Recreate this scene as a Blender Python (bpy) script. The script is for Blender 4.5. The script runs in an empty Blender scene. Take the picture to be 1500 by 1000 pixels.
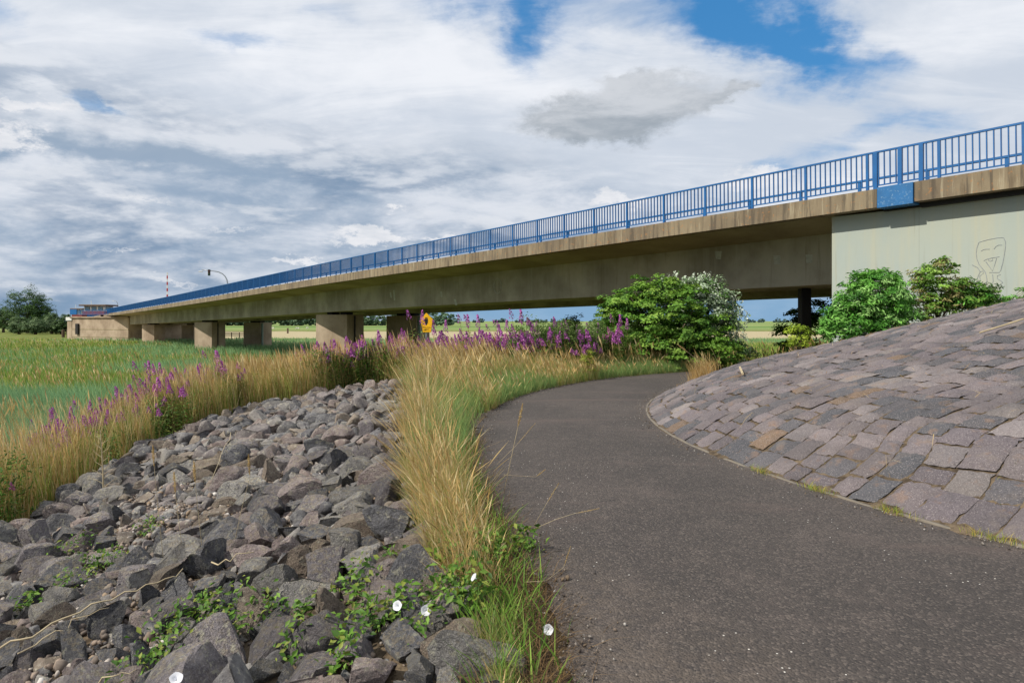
import bpy, bmesh, math, random
import numpy as np
from mathutils import Vector, Matrix, noise as mnoise
rng = np.random.default_rng(7)
random.seed(7)
R = math.radians
scene = bpy.context.scene
COL = scene.collection
EYE = 1.6
HORIZON = 470.0

# ------------------------------------------------------------ helpers
def S(h, k=1.0):
    """sRGB 0-255 triple -> linear colour, scaled"""
    o = []
    for c in h:
        c = c / 255.0
        c = c / 12.92 if c <= 0.04045 else ((c + 0.055) / 1.055) ** 2.4
        o.append(c * k)
    return tuple(o)

def tag(o, label=None, cat=None, group=None, kind=None):
    if label: o['label'] = label
    if cat: o['category'] = cat
    if group: o['group'] = group
    if kind: o['kind'] = kind
    return o

def empty(name, loc=(0, 0, 0), rz=0):
    o = bpy.data.objects.new(name, None)
    o.location = loc; o.rotation_euler = (0, 0, rz); o.empty_display_size = .2
    COL.objects.link(o)
    return o

def origin_of(p):
    v = Vector((0, 0, 0))
    while p is not None:
        v += p.location; p = p.parent
    return v

def link(name, me, mat=None, parent=None, loc=None):
    if mat is not None:
        me.materials.clear()
        for m in (mat if isinstance(mat, (list, tuple)) else [mat]): me.materials.append(m)
    o = bpy.data.objects.new(name, me)
    COL.objects.link(o)
    if loc is not None: o.location = loc
    if parent is not None: o.parent = parent
    return o

def np_mesh(name, V, F, col=None, smooth=False, matidx=None):
    """V (N,3); F (M,k) k=3/4 or list of such arrays; col (N,3) per-vertex colour 'tint'"""
    Fs = F if isinstance(F, list) else [F]
    Fs = [np.asarray(f, dtype=np.int32) for f in Fs if len(f)]
    me = bpy.data.meshes.new(name)
    V = np.asarray(V, dtype=np.float32)
    me.vertices.add(len(V)); me.vertices.foreach_set('co', V.ravel())
    loops = np.concatenate([f.ravel() for f in Fs]) if Fs else np.zeros(0, np.int32)
    tot = np.concatenate([np.full(len(f), f.shape[1], np.int32) for f in Fs])
    start = np.concatenate([[0], np.cumsum(tot)[:-1]]).astype(np.int32)
    me.loops.add(len(loops)); me.loops.foreach_set('vertex_index', loops)
    me.polygons.add(len(tot)); me.polygons.foreach_set('loop_start', start)
    me.polygons.foreach_set('loop_total', tot)
    if smooth: me.polygons.foreach_set('use_smooth', np.ones(len(tot), bool))
    if matidx is not None: me.polygons.foreach_set('material_index', np.asarray(matidx, np.int32))
    me.update(calc_edges=True)
    if col is not None:
        a = me.attributes.new('tint', 'FLOAT_COLOR', 'POINT')
        c = np.ones((len(V), 4), np.float32); c[:, :3] = col
        a.data.foreach_set('color', c.ravel())
    me.validate()
    return me

def obj_np(name, V, F, mat, parent=None, col=None, smooth=False, matidx=None):
    V = np.asarray(V, dtype=np.float64)
    if parent is not None:
        V = V - np.array(origin_of(parent))
    return link(name, np_mesh(name, V, F, col, smooth, matidx), mat, parent)

class MB:
    """collects boxes, tubes and polygons in world coordinates, builds ONE mesh"""
    def __init__(s): s.v = []; s.f = []
    def add(s, vs, fs):
        n = len(s.v); s.v += [tuple(v) for v in vs]; s.f += [tuple(i + n for i in f) for f in fs]
    def box(s, c, size, rz=0, ax=None):
        hx, hy, hz = size[0] / 2, size[1] / 2, size[2] / 2
        M = Matrix.Rotation(rz, 3, 'Z') if ax is None else ax
        vs = [Vector(c) + M @ Vector((x, y, z)) for x in (-hx, hx) for y in (-hy, hy) for z in (-hz, hz)]
        s.add(vs, [(0, 1, 3, 2), (4, 6, 7, 5), (0, 4, 5, 1), (2, 3, 7, 6), (0, 2, 6, 4), (1, 5, 7, 3)])
    def tube(s, pts, r, n=8, cap=True):
        pts = [Vector(p) for p in pts]
        rs = r if isinstance(r, (list, tuple)) else [r] * len(pts)
        rings = []
        for i, p in enumerate(pts):
            t = (pts[min(i + 1, len(pts) - 1)] - pts[max(i - 1, 0)])
            if t.length < 1e-9: t = Vector((0, 0, 1))
            t.normalize()
            a = t.cross(Vector((0, 0, 1)) if abs(t.z) < .9 else Vector((1, 0, 0))).normalized(); b = t.cross(a)
            rings.append([p + rs[i] * (math.cos(2 * math.pi * k / n) * a + math.sin(2 * math.pi * k / n) * b) for k in range(n)])
        vs = [q for rr in rings for q in rr]; fs = []
        for i in range(len(rings) - 1):
            for k in range(n):
                fs.append((i * n + k, i * n + (k + 1) % n, (i + 1) * n + (k + 1) % n, (i + 1) * n + k))
        if cap:
            fs.append(tuple(range(n))[::-1]); fs.append(tuple((len(rings) - 1) * n + k for k in range(n)))
        s.add(vs, fs)
    def prism(s, poly, z0, z1):
        n = len(poly)
        vs = [(p[0], p[1], z0) for p in poly] + [(p[0], p[1], z1) for p in poly]
        s.add(vs, [tuple(range(n))[::-1], tuple(range(n, 2 * n))] + [(i, (i + 1) % n, n + (i + 1) % n, n + i) for i in range(n)])
    def build(s, name, mat, parent=None, bevel=0, smooth=False, recalc=True):
        o = Vector((0, 0, 0)) if parent is None else origin_of(parent)
        me = bpy.data.meshes.new(name)
        me.from_pydata([tuple(Vector(v) - o) for v in s.v], [], s.f)
        if recalc or bevel:
            bm = bmesh.new(); bm.from_mesh(me)
            bmesh.ops.recalc_face_normals(bm, faces=bm.faces)
            if bevel:
                ed = [e for e in bm.edges if len(e.link_faces) == 2 and e.calc_face_angle(0) > .5]
                bmesh.ops.bevel(bm, geom=ed, offset=bevel, segments=1, affect='EDGES')
            bm.to_mesh(me); bm.free()
        if smooth: me.polygons.foreach_set('use_smooth', [True] * len(me.polygons))
        return link(name, me, mat, parent)

def copy_tree(o, parent=None):
    c = o.copy(); COL.objects.link(c)
    if parent is not None: c.parent = parent
    for ch in list(o.children): copy_tree(ch, c)
    return c

# ------------------------------------------------------------ material DSL
class NT:
    def __init__(s, tree): s.t = tree; s.n = tree.nodes; s.l = tree.links
    def node(s, kind, **kw):
        n = s.n.new(kind)
        for k, v in kw.items(): setattr(n, k, v)
        return n
    def put(s, sock, v):
        if hasattr(v, 'is_output') or isinstance(v, bpy.types.NodeSocket): s.l.new(v, sock)
        elif isinstance(v, (tuple, list)):
            if len(sock.default_value) == 4 and len(v) == 3: v = tuple(v) + (1,)
            sock.default_value = v
        else: sock.default_value = v
    def m(s, op, a, b=0.0, c=0.0, clamp=False):
        n = s.node('ShaderNodeMath', operation=op); n.use_clamp = clamp
        s.put(n.inputs[0], a); s.put(n.inputs[1], b); s.put(n.inputs[2], c)
        return n.outputs[0]
    def sstep(s, x, a, b):
        n = s.node('ShaderNodeMapRange', interpolation_type='SMOOTHSTEP')
        s.put(n.inputs[0], x); s.put(n.inputs[1], a); s.put(n.inputs[2], b)
        return n.outputs[0]
    def pos(s): return s.node('ShaderNodeNewGeometry').outputs['Position']
    def obj(s): return s.node('ShaderNodeTexCoord').outputs['Object']
    def mapv(s, v, scale=(1, 1, 1), rot=(0, 0, 0), loc=(0, 0, 0)):
        n = s.node('ShaderNodeMapping'); s.put(n.inputs[0], v)
        n.inputs[1].default_value = loc; n.inputs[2].default_value = rot; n.inputs[3].default_value = scale
        return n.outputs[0]
    def noise(s, v, sc, det=4, rough=.55, dist=0, col=False):
        n = s.node('ShaderNodeTexNoise'); s.put(n.inputs['Vector'], v)
        n.inputs['Scale'].default_value = sc; n.inputs['Detail'].default_value = det
        n.inputs['Roughness'].default_value = rough; n.inputs['Distortion'].default_value = dist
        return n.outputs['Color' if col else 'Fac']
    def vor(s, v, sc, feat='F1', out='Distance', rnd=1):
        n = s.node('ShaderNodeTexVoronoi', feature=feat); s.put(n.inputs['Vector'], v)
        n.inputs['Scale'].default_value = sc; n.inputs['Randomness'].default_value = rnd
        return n.outputs[out]
    def mix(s, f, a, b, mode='MIX'):
        n = s.node('ShaderNodeMix', data_type='RGBA', blend_type=mode)
        s.put(n.inputs[0], f); s.put(n.inputs[6], a); s.put(n.inputs[7], b)
        return n.outputs[2]
    def ramp(s, f, stops):
        n = s.node('ShaderNodeValToRGB'); s.put(n.inputs[0], f)
        e = n.color_ramp.elements
        while len(e) < len(stops): e.new(.5)
        for i, (p, c) in enumerate(stops):
            e[i].position = p; e[i].color = tuple(c) + (1,)
        return n.outputs[0]
    def bump(s, h, strength=.5, dist=.01):
        n = s.node('ShaderNodeBump'); s.put(n.inputs['Height'], h)
        n.inputs['Strength'].default_value = strength; n.inputs['Distance'].default_value = dist
        return n.outputs[0]
    def attr(s, name='tint'):
        n = s.node('ShaderNodeAttribute', attribute_name=name); return n.outputs['Color']
    def rand(s): return s.node('ShaderNodeObjectInfo').outputs['Random']

MATS = {}
def mat(name, fn=None, color=None, rough=.6, metal=0, transl=0):
    if name in MATS: return MATS[name]
    m = bpy.data.materials.new(name); m.use_nodes = True
    t = NT(m.node_tree); b = m.node_tree.nodes['Principled BSDF']
    b.inputs['Roughness'].default_value = rough; b.inputs['Metallic'].default_value = metal
    if color is not None:
        nz = t.noise(t.pos(), 7, 4)
        c = t.mix(t.sstep(nz, .3, .7), tuple(x * .8 for x in color), tuple(min(1, x * 1.12) for x in color))
        t.put(b.inputs['Base Color'], c)
    if fn: fn(t, b)
    if transl:
        tr = t.node('ShaderNodeBsdfTranslucent'); mx = t.node('ShaderNodeMixShader')
        mx.inputs[0].default_value = transl
        src = b.inputs['Base Color']
        if src.is_linked: t.l.new(src.links[0].from_socket, tr.inputs[0])
        out = m.node_tree.nodes['Material Output']
        t.l.new(b.outputs[0], mx.inputs[1]); t.l.new(tr.outputs[0], mx.inputs[2]); t.l.new(mx.outputs[0], out.inputs[0])
    MATS[name] = m
    return m

# ------------------------------------------------------------ materials
BR = -R(127.23)     # turns world axes so that X runs along the bridge
def f_concrete(base, dark, light, streak=.5, form=True, stain=None):
    def fn(t, b):
        p = t.mapv(t.pos(), rot=(0, 0, BR))
        big = t.noise(p, .35, 5, .6)
        st = t.noise(t.mapv(t.pos(), rot=(0, 0, BR), scale=(1, 1, 1)), 1, 1)
        st = t.noise(t.mapv(p, scale=(3.2, 3.2, .22)), 1.0, 5, .65, .3)
        fine = t.noise(p, 22, 5, .7)
        c = t.mix(t.sstep(big, .35, .68), dark, light)
        c = t.mix(t.m('MULTIPLY', t.sstep(st, .45, .7), streak), c, base)
        st2 = t.noise(t.mapv(p, scale=(5.5, 5.5, .3), loc=(7, 3, 0)), 1.0, 4, .6)
        c = t.mix(t.m('MULTIPLY', t.sstep(st2, .56, .75), streak * .8), c, stain or dark)
        c = t.mix(t.m('MULTIPLY', t.sstep(fine, .5, .75), .35), c, dark)
        t.put(b.inputs['Base Color'], c)
        h = t.m('ADD', t.m('MULTIPLY', fine, .5), t.noise(p, 60, 3))
        if form:
            x = t.node('ShaderNodeSeparateXYZ'); t.put(x.inputs[0], p)
            fz = t.m('FRACT', t.m('MULTIPLY', x.outputs[2], 6.5))
            gr = t.m('LESS_THAN', fz, .06)
            h = t.m('SUBTRACT', h, t.m('MULTIPLY', gr, .5))
        t.put(b.inputs['Normal'], t.bump(h, .35, .012))
        b.inputs['Roughness'].default_value = .9
    return fn

def f_fascia(t, b):
    p = t.mapv(t.pos(), rot=(0, 0, BR))
    big = t.noise(p, .5, 4, .6)
    st = t.noise(t.mapv(p, scale=(6, 6, .35)), 1.0, 6, .7, .2)
    st2 = t.noise(t.mapv(p, scale=(2.2, 2.2, .3), loc=(4, 4, 4)), 1.0, 5, .7)
    fine = t.noise(p, 30, 4, .7)
    c = t.mix(t.sstep(big, .3, .7), S((110, 97, 79)), S((138, 124, 100)))
    c = t.mix(t.m('MULTIPLY', t.sstep(st, .5, .62), .75), c, S((76, 68, 58)))
    c = t.mix(t.m('MULTIPLY', t.sstep(st2, .52, .66), .6), c, S((88, 74, 56)))
    c = t.mix(t.m('MULTIPLY', t.sstep(st, .42, .36), .6), c, S((164, 154, 130)))
    c = t.mix(t.m('MULTIPLY', t.sstep(t.noise(p, 9, 3), .6, .7), .5), c, S((168, 116, 66)))
    t.put(b.inputs['Base Color'], c)
    t.put(b.inputs['Normal'], t.bump(fine, .4, .01)); b.inputs['Roughness'].default_value = .92

def f_asphalt(t, b):
    p = t.pos()
    big = t.noise(p, .45, 5, .6); mid = t.noise(p, 3.5, 4, .6)
    v = t.vor(p, 75, 'F1', 'Color'); vd = t.vor(p, 75)
    c = t.mix(t.sstep(big, .35, .65), S((62, 56, 52)), S((77, 69, 64)))
    c = t.mix(t.m('MULTIPLY', t.sstep(mid, .5, .7), .4), c, S((92, 82, 76)))
    g = t.node('ShaderNodeSeparateColor'); t.put(g.inputs[0], v)
    c = t.mix(t.m('MULTIPLY', t.m('GREATER_THAN', g.outputs[0], .76), .42), c, S((112, 102, 94)))
    c = t.mix(t.m('MULTIPLY', t.m('LESS_THAN', g.outputs[1], .35), .55), c, S((42, 38, 37)))
    v2 = t.node('ShaderNodeSeparateColor'); t.put(v2.inputs[0], t.vor(p, 42, 'F1', 'Color'))
    sp = t.m('MULTIPLY', t.m('GREATER_THAN', v2.outputs[2], .988), t.m('LESS_THAN', t.vor(p, 42), .2))
    c = t.mix(sp, c, S((225, 220, 210)))
    x = t.node('ShaderNodeSeparateXYZ'); t.put(x.inputs[0], t.mapv(p, rot=(0, 0, R(28))))
    c = t.mix(t.m('MULTIPLY', t.sstep(t.noise(t.mapv(p, rot=(0, 0, R(20)), scale=(.25, 1.2, 1)), 1.0, 4), .55, .68), .45), c, S((92, 78, 72)))
    vl = t.node('ShaderNodeVectorMath', operation='DISTANCE'); t.put(vl.inputs[0], p); vl.inputs[1].default_value = (13.1, 10.1, 0.0); rd = vl.outputs['Value']
    rn = t.m('ADD', rd, t.m('MULTIPLY', t.m('SUBTRACT', t.noise(p, 2.2, 6, .7), .5), 1.1))
    ed = t.m('ADD', t.sstep(rn, 13.4, 14.3), t.sstep(rn, 11.15, 10.8), clamp=True)
    c = t.mix(t.m('MULTIPLY', t.m('MULTIPLY', ed, t.sstep(t.noise(p, 12, 5, .75), .35, .6)), .4), c, S((102, 90, 78)))
    ck = t.m('LESS_THAN', t.vor(t.mapv(p, loc=(.3, .2, 0)), .33, 'DISTANCE_TO_EDGE'), .0035)
    c = t.mix(t.m('MULTIPLY', t.m('MULTIPLY', ck, t.sstep(t.noise(p, .9, 2), .56, .62)), .35), c, S((48, 43, 40)))
    c = t.mix(t.m('MULTIPLY', t.sstep(t.noise(t.mapv(p, loc=(9, 2, 0)), .9, 6, .7), .56, .66), .22), c, S((98, 86, 80)))
    t.put(b.inputs['Base Color'], c)
    h = t.m('ADD', t.m('MULTIPLY', vd, -1.0), t.m('MULTIPLY', t.noise(p, 130, 3), .7))
    t.put(b.inputs['Normal'], t.bump(h, .9, .009)); b.inputs['Roughness'].default_value = .85

def f_ground(t, b):
    p = t.pos(); x = t.node('ShaderNodeSeparateXYZ'); t.put(x.inputs[0], p)
    n1 = t.noise(p, .05, 4, .6); n2 = t.noise(p, .6, 4, .6); n3 = t.noise(p, 9, 5, .7)
    soil = t.mix(t.sstep(n3, .35, .65), S((66, 57, 47)), S((112, 98, 80)))
    gr = t.mix(t.sstep(n2, .35, .65), S((84, 100, 46)), S((128, 132, 70)))
    gr = t.mix(t.m('MULTIPLY', t.sstep(n3, .45, .7), .5), gr, S((64, 74, 34)))
    # bands of pasture and hay running across the marsh, bent by noise
    yy = t.m('ADD', x.outputs[1], t.m('MULTIPLY', t.m('SUBTRACT', n1, .5), 60))
    hay = t.m('MULTIPLY', t.m('MULTIPLY', t.sstep(yy, 150, 172), t.sstep(yy, 290, 262)), t.sstep(t.m('ADD', x.outputs[0], t.m('MULTIPLY', x.outputs[1], .50)), -8, 10))
    hay = t.m('ADD', hay, t.m('MULTIPLY', t.m('MULTIPLY', t.sstep(yy, 112, 124), t.sstep(yy, 150, 140)), .7), clamp=True)
    c = t.mix(hay, gr, S((168, 156, 124)))
    past = t.sstep(yy, 300, 330)
    n4 = t.noise(t.mapv(p, scale=(.2, 1, 1)), .012, 3, .6)
    pc = t.mix(t.sstep(n4, .4, .6), S((112, 134, 76)), S((136, 146, 90)))
    c = t.mix(past, c, pc)
    c = t.mix(t.m('MULTIPLY', t.sstep(yy, 420, 440), t.sstep(yy, 560, 520)), c, S((96, 124, 64)))
    nz = t.sstep(t.m('ADD', x.outputs[2], t.m('MULTIPLY', n2, .5)), -2.35, -1.9)
    c = t.mix(nz, c, soil)
    t.put(b.inputs['Base Color'], c)
    t.put(b.inputs['Normal'], t.bump(t.m('ADD', n3, t.noise(p, 50, 3)), .6, .03))
    b.inputs['Roughness'].default_value = 1; b.inputs['Specular IOR Level'].default_value = .1

def f_rock(c1, c2, c3, lichen=.5):
    def fn(t, b):
        p = t.obj(); r = t.rand()
        off = t.node('ShaderNodeVectorMath', operation='ADD'); t.put(off.inputs[0], p)
        cx = t.node('ShaderNodeCombineXYZ'); t.put(cx.inputs[0], t.m('MULTIPLY', r, 30)); t.put(off.inputs[1], cx.outputs[0])
        q = off.outputs[0]
        n1 = t.noise(q, 1.6, 5, .65, .4); n2 = t.noise(q, 7, 5, .7); n3 = t.noise(q, 28, 3, .7)
        c = t.mix(t.sstep(n1, .38, .62), c1, c2)
        c = t.mix(t.m('MULTIPLY', t.sstep(n2, .48, .62), .6), c, c3)
        c = t.mix(t.m('MULTIPLY', t.sstep(n3, .53, .66), .6), c, tuple(min(1, v * 1.9) for v in c2))
        c = t.mix(t.m('MULTIPLY', t.sstep(n3, .45, .33), .5), c, tuple(v * .35 for v in c1))
        li = t.m('MULTIPLY', t.sstep(t.noise(q, 4.2, 6, .75, .6), .54, .62), lichen)
        c = t.mix(li, c, S((176, 172, 150)))
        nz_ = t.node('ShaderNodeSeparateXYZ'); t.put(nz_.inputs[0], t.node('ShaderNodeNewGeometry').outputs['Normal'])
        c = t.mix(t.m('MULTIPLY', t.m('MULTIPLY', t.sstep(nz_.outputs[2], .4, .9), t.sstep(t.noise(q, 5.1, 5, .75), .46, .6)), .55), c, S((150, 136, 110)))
        h = t.node('ShaderNodeHueSaturation'); t.put(h.inputs['Color'], c)
        t.put(h.inputs['Value'], t.m('ADD', .95, t.m('MULTIPLY', r, .9)))
        t.put(b.inputs['Base Color'], h.outputs[0])
        hh = t.m('ADD', t.m('MULTIPLY', n2, 1.4), t.m('MULTIPLY', t.noise(q, 14, 6, .75), .9))
        t.put(b.inputs['Normal'], t.bump(hh, 1.0, .07)); b.inputs['Roughness'].default_value = .85
    return fn

def f_sett(t, b):
    p = t.pos(); c0 = t.attr()
    n1 = t.noise(p, 5, 5, .65); n2 = t.noise(p, 40, 4, .75); n3 = t.noise(p, 95, 2, .6)
    c = t.mix(t.m('MULTIPLY', t.sstep(n2, .45, .7), .55), c0, t.mix(1.0, c0, (.42, .4, .4), 'MULTIPLY'))
    c = t.mix(t.m('MULTIPLY', t.sstep(n3, .56, .68), .5), c, S((184, 174, 170)))
    c = t.mix(t.m('MULTIPLY', t.sstep(n1, .56, .66), .35), c, S((150, 118, 92)))
    c = t.mix(t.m('MULTIPLY', t.sstep(t.noise(p, 1.1, 5, .65), .45, .65), .45), c, S((78, 73, 74)))
    c = t.mix(t.m('MULTIPLY', t.sstep(t.noise(p, 2.6, 6, .7), .55, .68), .4), c, S((128, 116, 106)))
    t.put(b.inputs['Base Color'], c)
    t.put(b.inputs['Normal'], t.bump(t.m('ADD', n2, t.m('MULTIPLY', n1, 1.5)), .9, .025)); b.inputs['Roughness'].default_value = .75

def f_tint(var=.25, sc=3.0):
    def fn(t, b):
        c0 = t.attr(); n = t.noise(t.pos(), sc, 3)
        c = t.mix(t.sstep(n, .35, .65), t.mix(1.0, c0, (1 - var,) * 3, 'MULTIPLY'), c0)
        t.put(b.inputs['Base Color'], c)
        b.inputs['Specular IOR Level'].default_value = .25
    return fn

def f_paint(col, worn):
    def fn(t, b):
        p = t.pos(); n = t.noise(p, 2.5, 4, .6); n2 = t.noise(p, 14, 4, .7)
        c = t.mix(t.sstep(n, .3, .7), col, tuple(v * 1.25 for v in col))
        c = t.mix(t.m('MULTIPLY', t.sstep(n2, .56, .66), .55), c, worn)
        t.put(b.inputs['Base Color'], c); b.inputs['Roughness'].default_value = .45
    return fn

def f_abut(t, b):
    p = t.mapv(t.pos(), rot=(0, 0, BR))
    big = t.noise(p, .3, 4, .6); st = t.noise(t.mapv(p, scale=(2.6, 2.6, .12)), 1, 5, .65)
    st2 = t.noise(t.mapv(p, scale=(7, 7, .25), loc=(3, 0, 0)), 1, 4, .6); sp = t.noise(p, 16, 5, .75)
    c = t.mix(t.sstep(big, .35, .65), S((162, 168, 156)), S((154, 164, 158)))
    c = t.mix(t.m('MULTIPLY', t.sstep(st, .48, .7), .42), c, S((174, 170, 144)))
    c = t.mix(t.m('MULTIPLY', t.sstep(st2, .58, .74), .38), c, S((128, 128, 108)))
    c = t.mix(t.m('MULTIPLY', t.sstep(sp, .68, .74), .5), c, S((128, 122, 96)))
    x = t.node('ShaderNodeSeparateXYZ'); t.put(x.inputs[0], p)
    seam = t.m('LESS_THAN', t.m('FRACT', t.m('MULTIPLY', x.outputs[0], .36)), .006)
    c = t.mix(t.m('MULTIPLY', seam, .35), c, S((120, 122, 105)))
    t.put(b.inputs['Base Color'], c)
    t.put(b.inputs['Normal'], t.bump(t.m('SUBTRACT', sp, seam), .2, .01)); b.inputs['Roughness'].default_value = .85

M_fascia = mat('weathered edge concrete', f_fascia)
M_soffit = mat('soffit concrete', f_concrete(S((152, 140, 110)), S((132, 120, 92)), S((164, 152, 120)), .5, True, S((98, 82, 54))))
M_web = mat('girder concrete', f_concrete(S((168, 161, 142)), S((134, 127, 110)), S((178, 170, 150)), .55, False, S((110, 102, 80))))
M_pier = mat('pier concrete', f_concrete(S((166, 148, 126)), S((142, 124, 104)), S((180, 162, 140)), .5, True, S((110, 92, 70))))
M_abut = mat('pale green painted concrete', f_abut)
M_blue = mat('blue paint', f_paint(S((0, 82, 140)), S((30, 92, 132))), rough=.4)
M_bluepanel = mat('scuffed blue sheet', f_paint(S((30, 92, 142)), S((128, 158, 182))), rough=.35)
M_dark = mat('black rubber and steel', color=S((26, 24, 24)), rough=.7)
M_rust = mat('rusty steel', color=S((92, 58, 42)), rough=.9)
M_asph = mat('asphalt', f_asphalt)
M_ground = mat('marsh ground', f_ground)
M_sett = mat('granite setts', f_sett)
M_kerb = mat('kerb concrete', color=S((112, 104, 92)), rough=.9)
M_grass = mat('grass blades', f_tint(.25, 2.5), rough=.7, transl=.3)
M_leaf = mat('leaves', f_tint(.2, 4), rough=.55, transl=.25)
M_flower = mat('petals', f_tint(.1, 9), rough=.6, transl=.3)
M_bark = mat('bark', color=S((96, 84, 68)), rough=.95)
M_wood = mat('old timber', color=S((96, 76, 62)), rough=.9)
M_twig = mat('dry twig', color=S((176, 160, 128)), rough=.8)
M_white = mat('white paint', color=S((215, 215, 210)), rough=.5)
M_red = mat('red paint', color=S((170, 40, 34)), rough=.5)
M_zinc = mat('galvanised steel', color=S((150, 155, 160)), rough=.4, metal=.6)
M_yellow = mat('sign yellow', color=S((246, 186, 0)), rough=.4)
M_black = mat('sign black', color=S((18, 16, 14)), rough=.5)
M_glass = mat('window glass', color=S((96, 124, 142)), rough=.1)
M_brickred = mat('red brown cladding', color=S((132, 70, 66)), rough=.8)
M_roof = mat('dark roof edge', color=S((92, 70, 60)), rough=.8)
M_graf = mat('graffiti line', color=S((136, 142, 144)), rough=.8)
M_pale = mat('pale mortar patch', color=S((176, 176, 160)), rough=.9)
M_silver = mat('light green pipe', color=S((130, 150, 140)), rough=.5)
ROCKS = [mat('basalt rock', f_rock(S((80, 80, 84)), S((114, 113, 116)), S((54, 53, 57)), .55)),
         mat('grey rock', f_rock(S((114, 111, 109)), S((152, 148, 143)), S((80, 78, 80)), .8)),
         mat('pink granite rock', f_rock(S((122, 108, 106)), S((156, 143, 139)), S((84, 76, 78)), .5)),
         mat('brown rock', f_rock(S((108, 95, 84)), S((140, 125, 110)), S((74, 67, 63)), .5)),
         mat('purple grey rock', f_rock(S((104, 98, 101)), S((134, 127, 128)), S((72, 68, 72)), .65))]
M_rubble = mat('rubble', f_tint(.3, 18), rough=.9)
# ------------------------------------------------------------ sky, sun, camera
SUN_AZ = math.atan2(-.9, -.43)      # direction towards the sun, measured from +Y
SUN_EL = R(43)
w = bpy.data.worlds.new('World'); scene.world = w; w.use_nodes = True
t = NT(w.node_tree); bg = w.node_tree.nodes['Background']
sky = t.node('ShaderNodeTexSky', sky_type='NISHITA'); sky.sun_disc = False
sky.sun_elevation = SUN_EL; sky.sun_rotation = SUN_AZ; sky.air_density = 1.3; sky.dust_density = .6
d = t.node('ShaderNodeTexCoord').outputs['Generated']
nrm = t.node('ShaderNodeVectorMath', operation='NORMALIZE'); t.put(nrm.inputs[0], d); d = nrm.outputs[0]
sx = t.node('ShaderNodeSeparateXYZ'); t.put(sx.inputs[0], d)
az = t.m('ARCTAN2', sx.outputs[0], sx.outputs[1]); el = t.m('ARCSINE', sx.outputs[2])
den = t.m('ADD', t.m('MAXIMUM', sx.outputs[2], 0.0), .22)
cx = t.node('ShaderNodeCombineXYZ'); t.put(cx.inputs[0], t.m('DIVIDE', sx.outputs[0], den)); t.put(cx.inputs[1], t.m('DIVIDE', sx.outputs[1], den))
sheet = cx.outputs[0]
ca = t.node('ShaderNodeCombineXYZ'); t.put(ca.inputs[0], az); t.put(ca.inputs[1], t.m('MULTIPLY', el, 1.8)); ang = ca.outputs[0]
wc = t.node('ShaderNodeSeparateColor'); t.put(wc.inputs[0], t.noise(ang, 4.5, 7, .6, .1, True))
az2 = t.m('ADD', az, t.m('MULTIPLY', t.m('SUBTRACT', wc.outputs[0], .5), .26))
el2 = t.m('ADD', el, t.m('MULTIPLY', t.m('SUBTRACT', wc.outputs[1], .5), .15))
fc = t.node('ShaderNodeSeparateColor'); t.put(fc.inputs[0], t.noise(ang, 13, 8, .68, 0, True))
az3 = t.m('ADD', az, t.m('MULTIPLY', t.m('SUBTRACT', fc.outputs[0], .5), .13))
el3 = t.m('ADD', el, t.m('MULTIPLY', t.m('SUBTRACT', fc.outputs[1], .5), .085))
def blob(px, py, sxp, syp, A=az2, E=el2, rot=0):
    a0 = math.atan((px - 750) / 1000); e0 = math.atan((HORIZON - py) / 1000 * math.cos(a0))
    sa = sxp / 1000 * math.cos(a0) ** 2; se = syp / 1000 * math.cos(a0)
    da = t.m('SUBTRACT', A, a0); de = t.m('SUBTRACT', E, e0)
    c, s_ = math.cos(rot), math.sin(rot)
    u = t.m('ADD', t.m('MULTIPLY', da, c / sa), t.m('MULTIPLY', de, s_ / sa))
    v = t.m('SUBTRACT', t.m('MULTIPLY', de, c / se), t.m('MULTIPLY', da, s_ / se))
    q = t.m('ADD', t.m('MULTIPLY', u, u), t.m('MULTIPLY', v, v))
    return t.m('EXPONENT', t.m('MULTIPLY', q, -1.0))
def add(*xs):
    o = xs[0]
    for x in xs[1:]: o = t.m('ADD', o, x)
    return o
def sc(x, k): return t.m('MULTIPLY', x, k)
K = 10.0          # cloud radiance / background strength
def C(h, k=1): return tuple(v * K for v in S(h, k))
base = t.mix(1.0, sky.outputs[0], (.55, .92, 1.2), 'MULTIPLY')
base = t.mix(.55, base, C((50, 138, 206)))
base = t.mix(sc(t.sstep(el, .20, 0.0), .9), base, C((132, 172, 206)))
# thin cirrus, combed by the wind, opened by blue holes
n_big = t.noise(ang, 2.6, 6, .55, .3)
n_w = t.noise(t.mapv(sheet, rot=(0, 0, R(35)), scale=(1.0, 1.7, 1)), 1.1, 9, .6, .8)
n_w2 = t.noise(t.mapv(sheet, rot=(0, 0, R(35)), scale=(.8, 2.6, 1)), 2.4, 9, .62, .9)
holes = add(sc(blob(1190, 70, 120, 40, rot=R(-30)), 1.1), sc(blob(1080, -5, 110, 45), .85), sc(blob(155, 136, 36, 12, rot=R(-14)), 1.15),
            sc(blob(770, 45, 40, 50), .62), sc(blob(690, -15, 150, 30), .6), sc(blob(1300, 185, 170, 22), .45), sc(blob(1120, 228, 70, 12), .45), sc(blob(350, 35, 90, 18), .5),
            sc(blob(900, 30, 120, 30), .35), sc(blob(1120, 150, 60, 30), .25), sc(blob(480, 15, 60, 20), .35), sc(blob(20, 30, 60, 20), .3))
veil = add(sc(n_w, .75), sc(n_w2, .5), .30, sc(holes, -.70))
va = t.sstep(veil, .27, .84)
shade = add(sc(n_w2, .5), sc(n_big, .8), sc(blob(450, 90, 420, 60), .15), sc(blob(900, 220, 500, 50), -.12), sc(blob(1350, 80, 150, 90), .1))
vc = t.mix(t.sstep(shade, .5, .85), C((204, 213, 226)), C((240, 243, 249)))
c = t.mix(va, base, vc)
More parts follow.
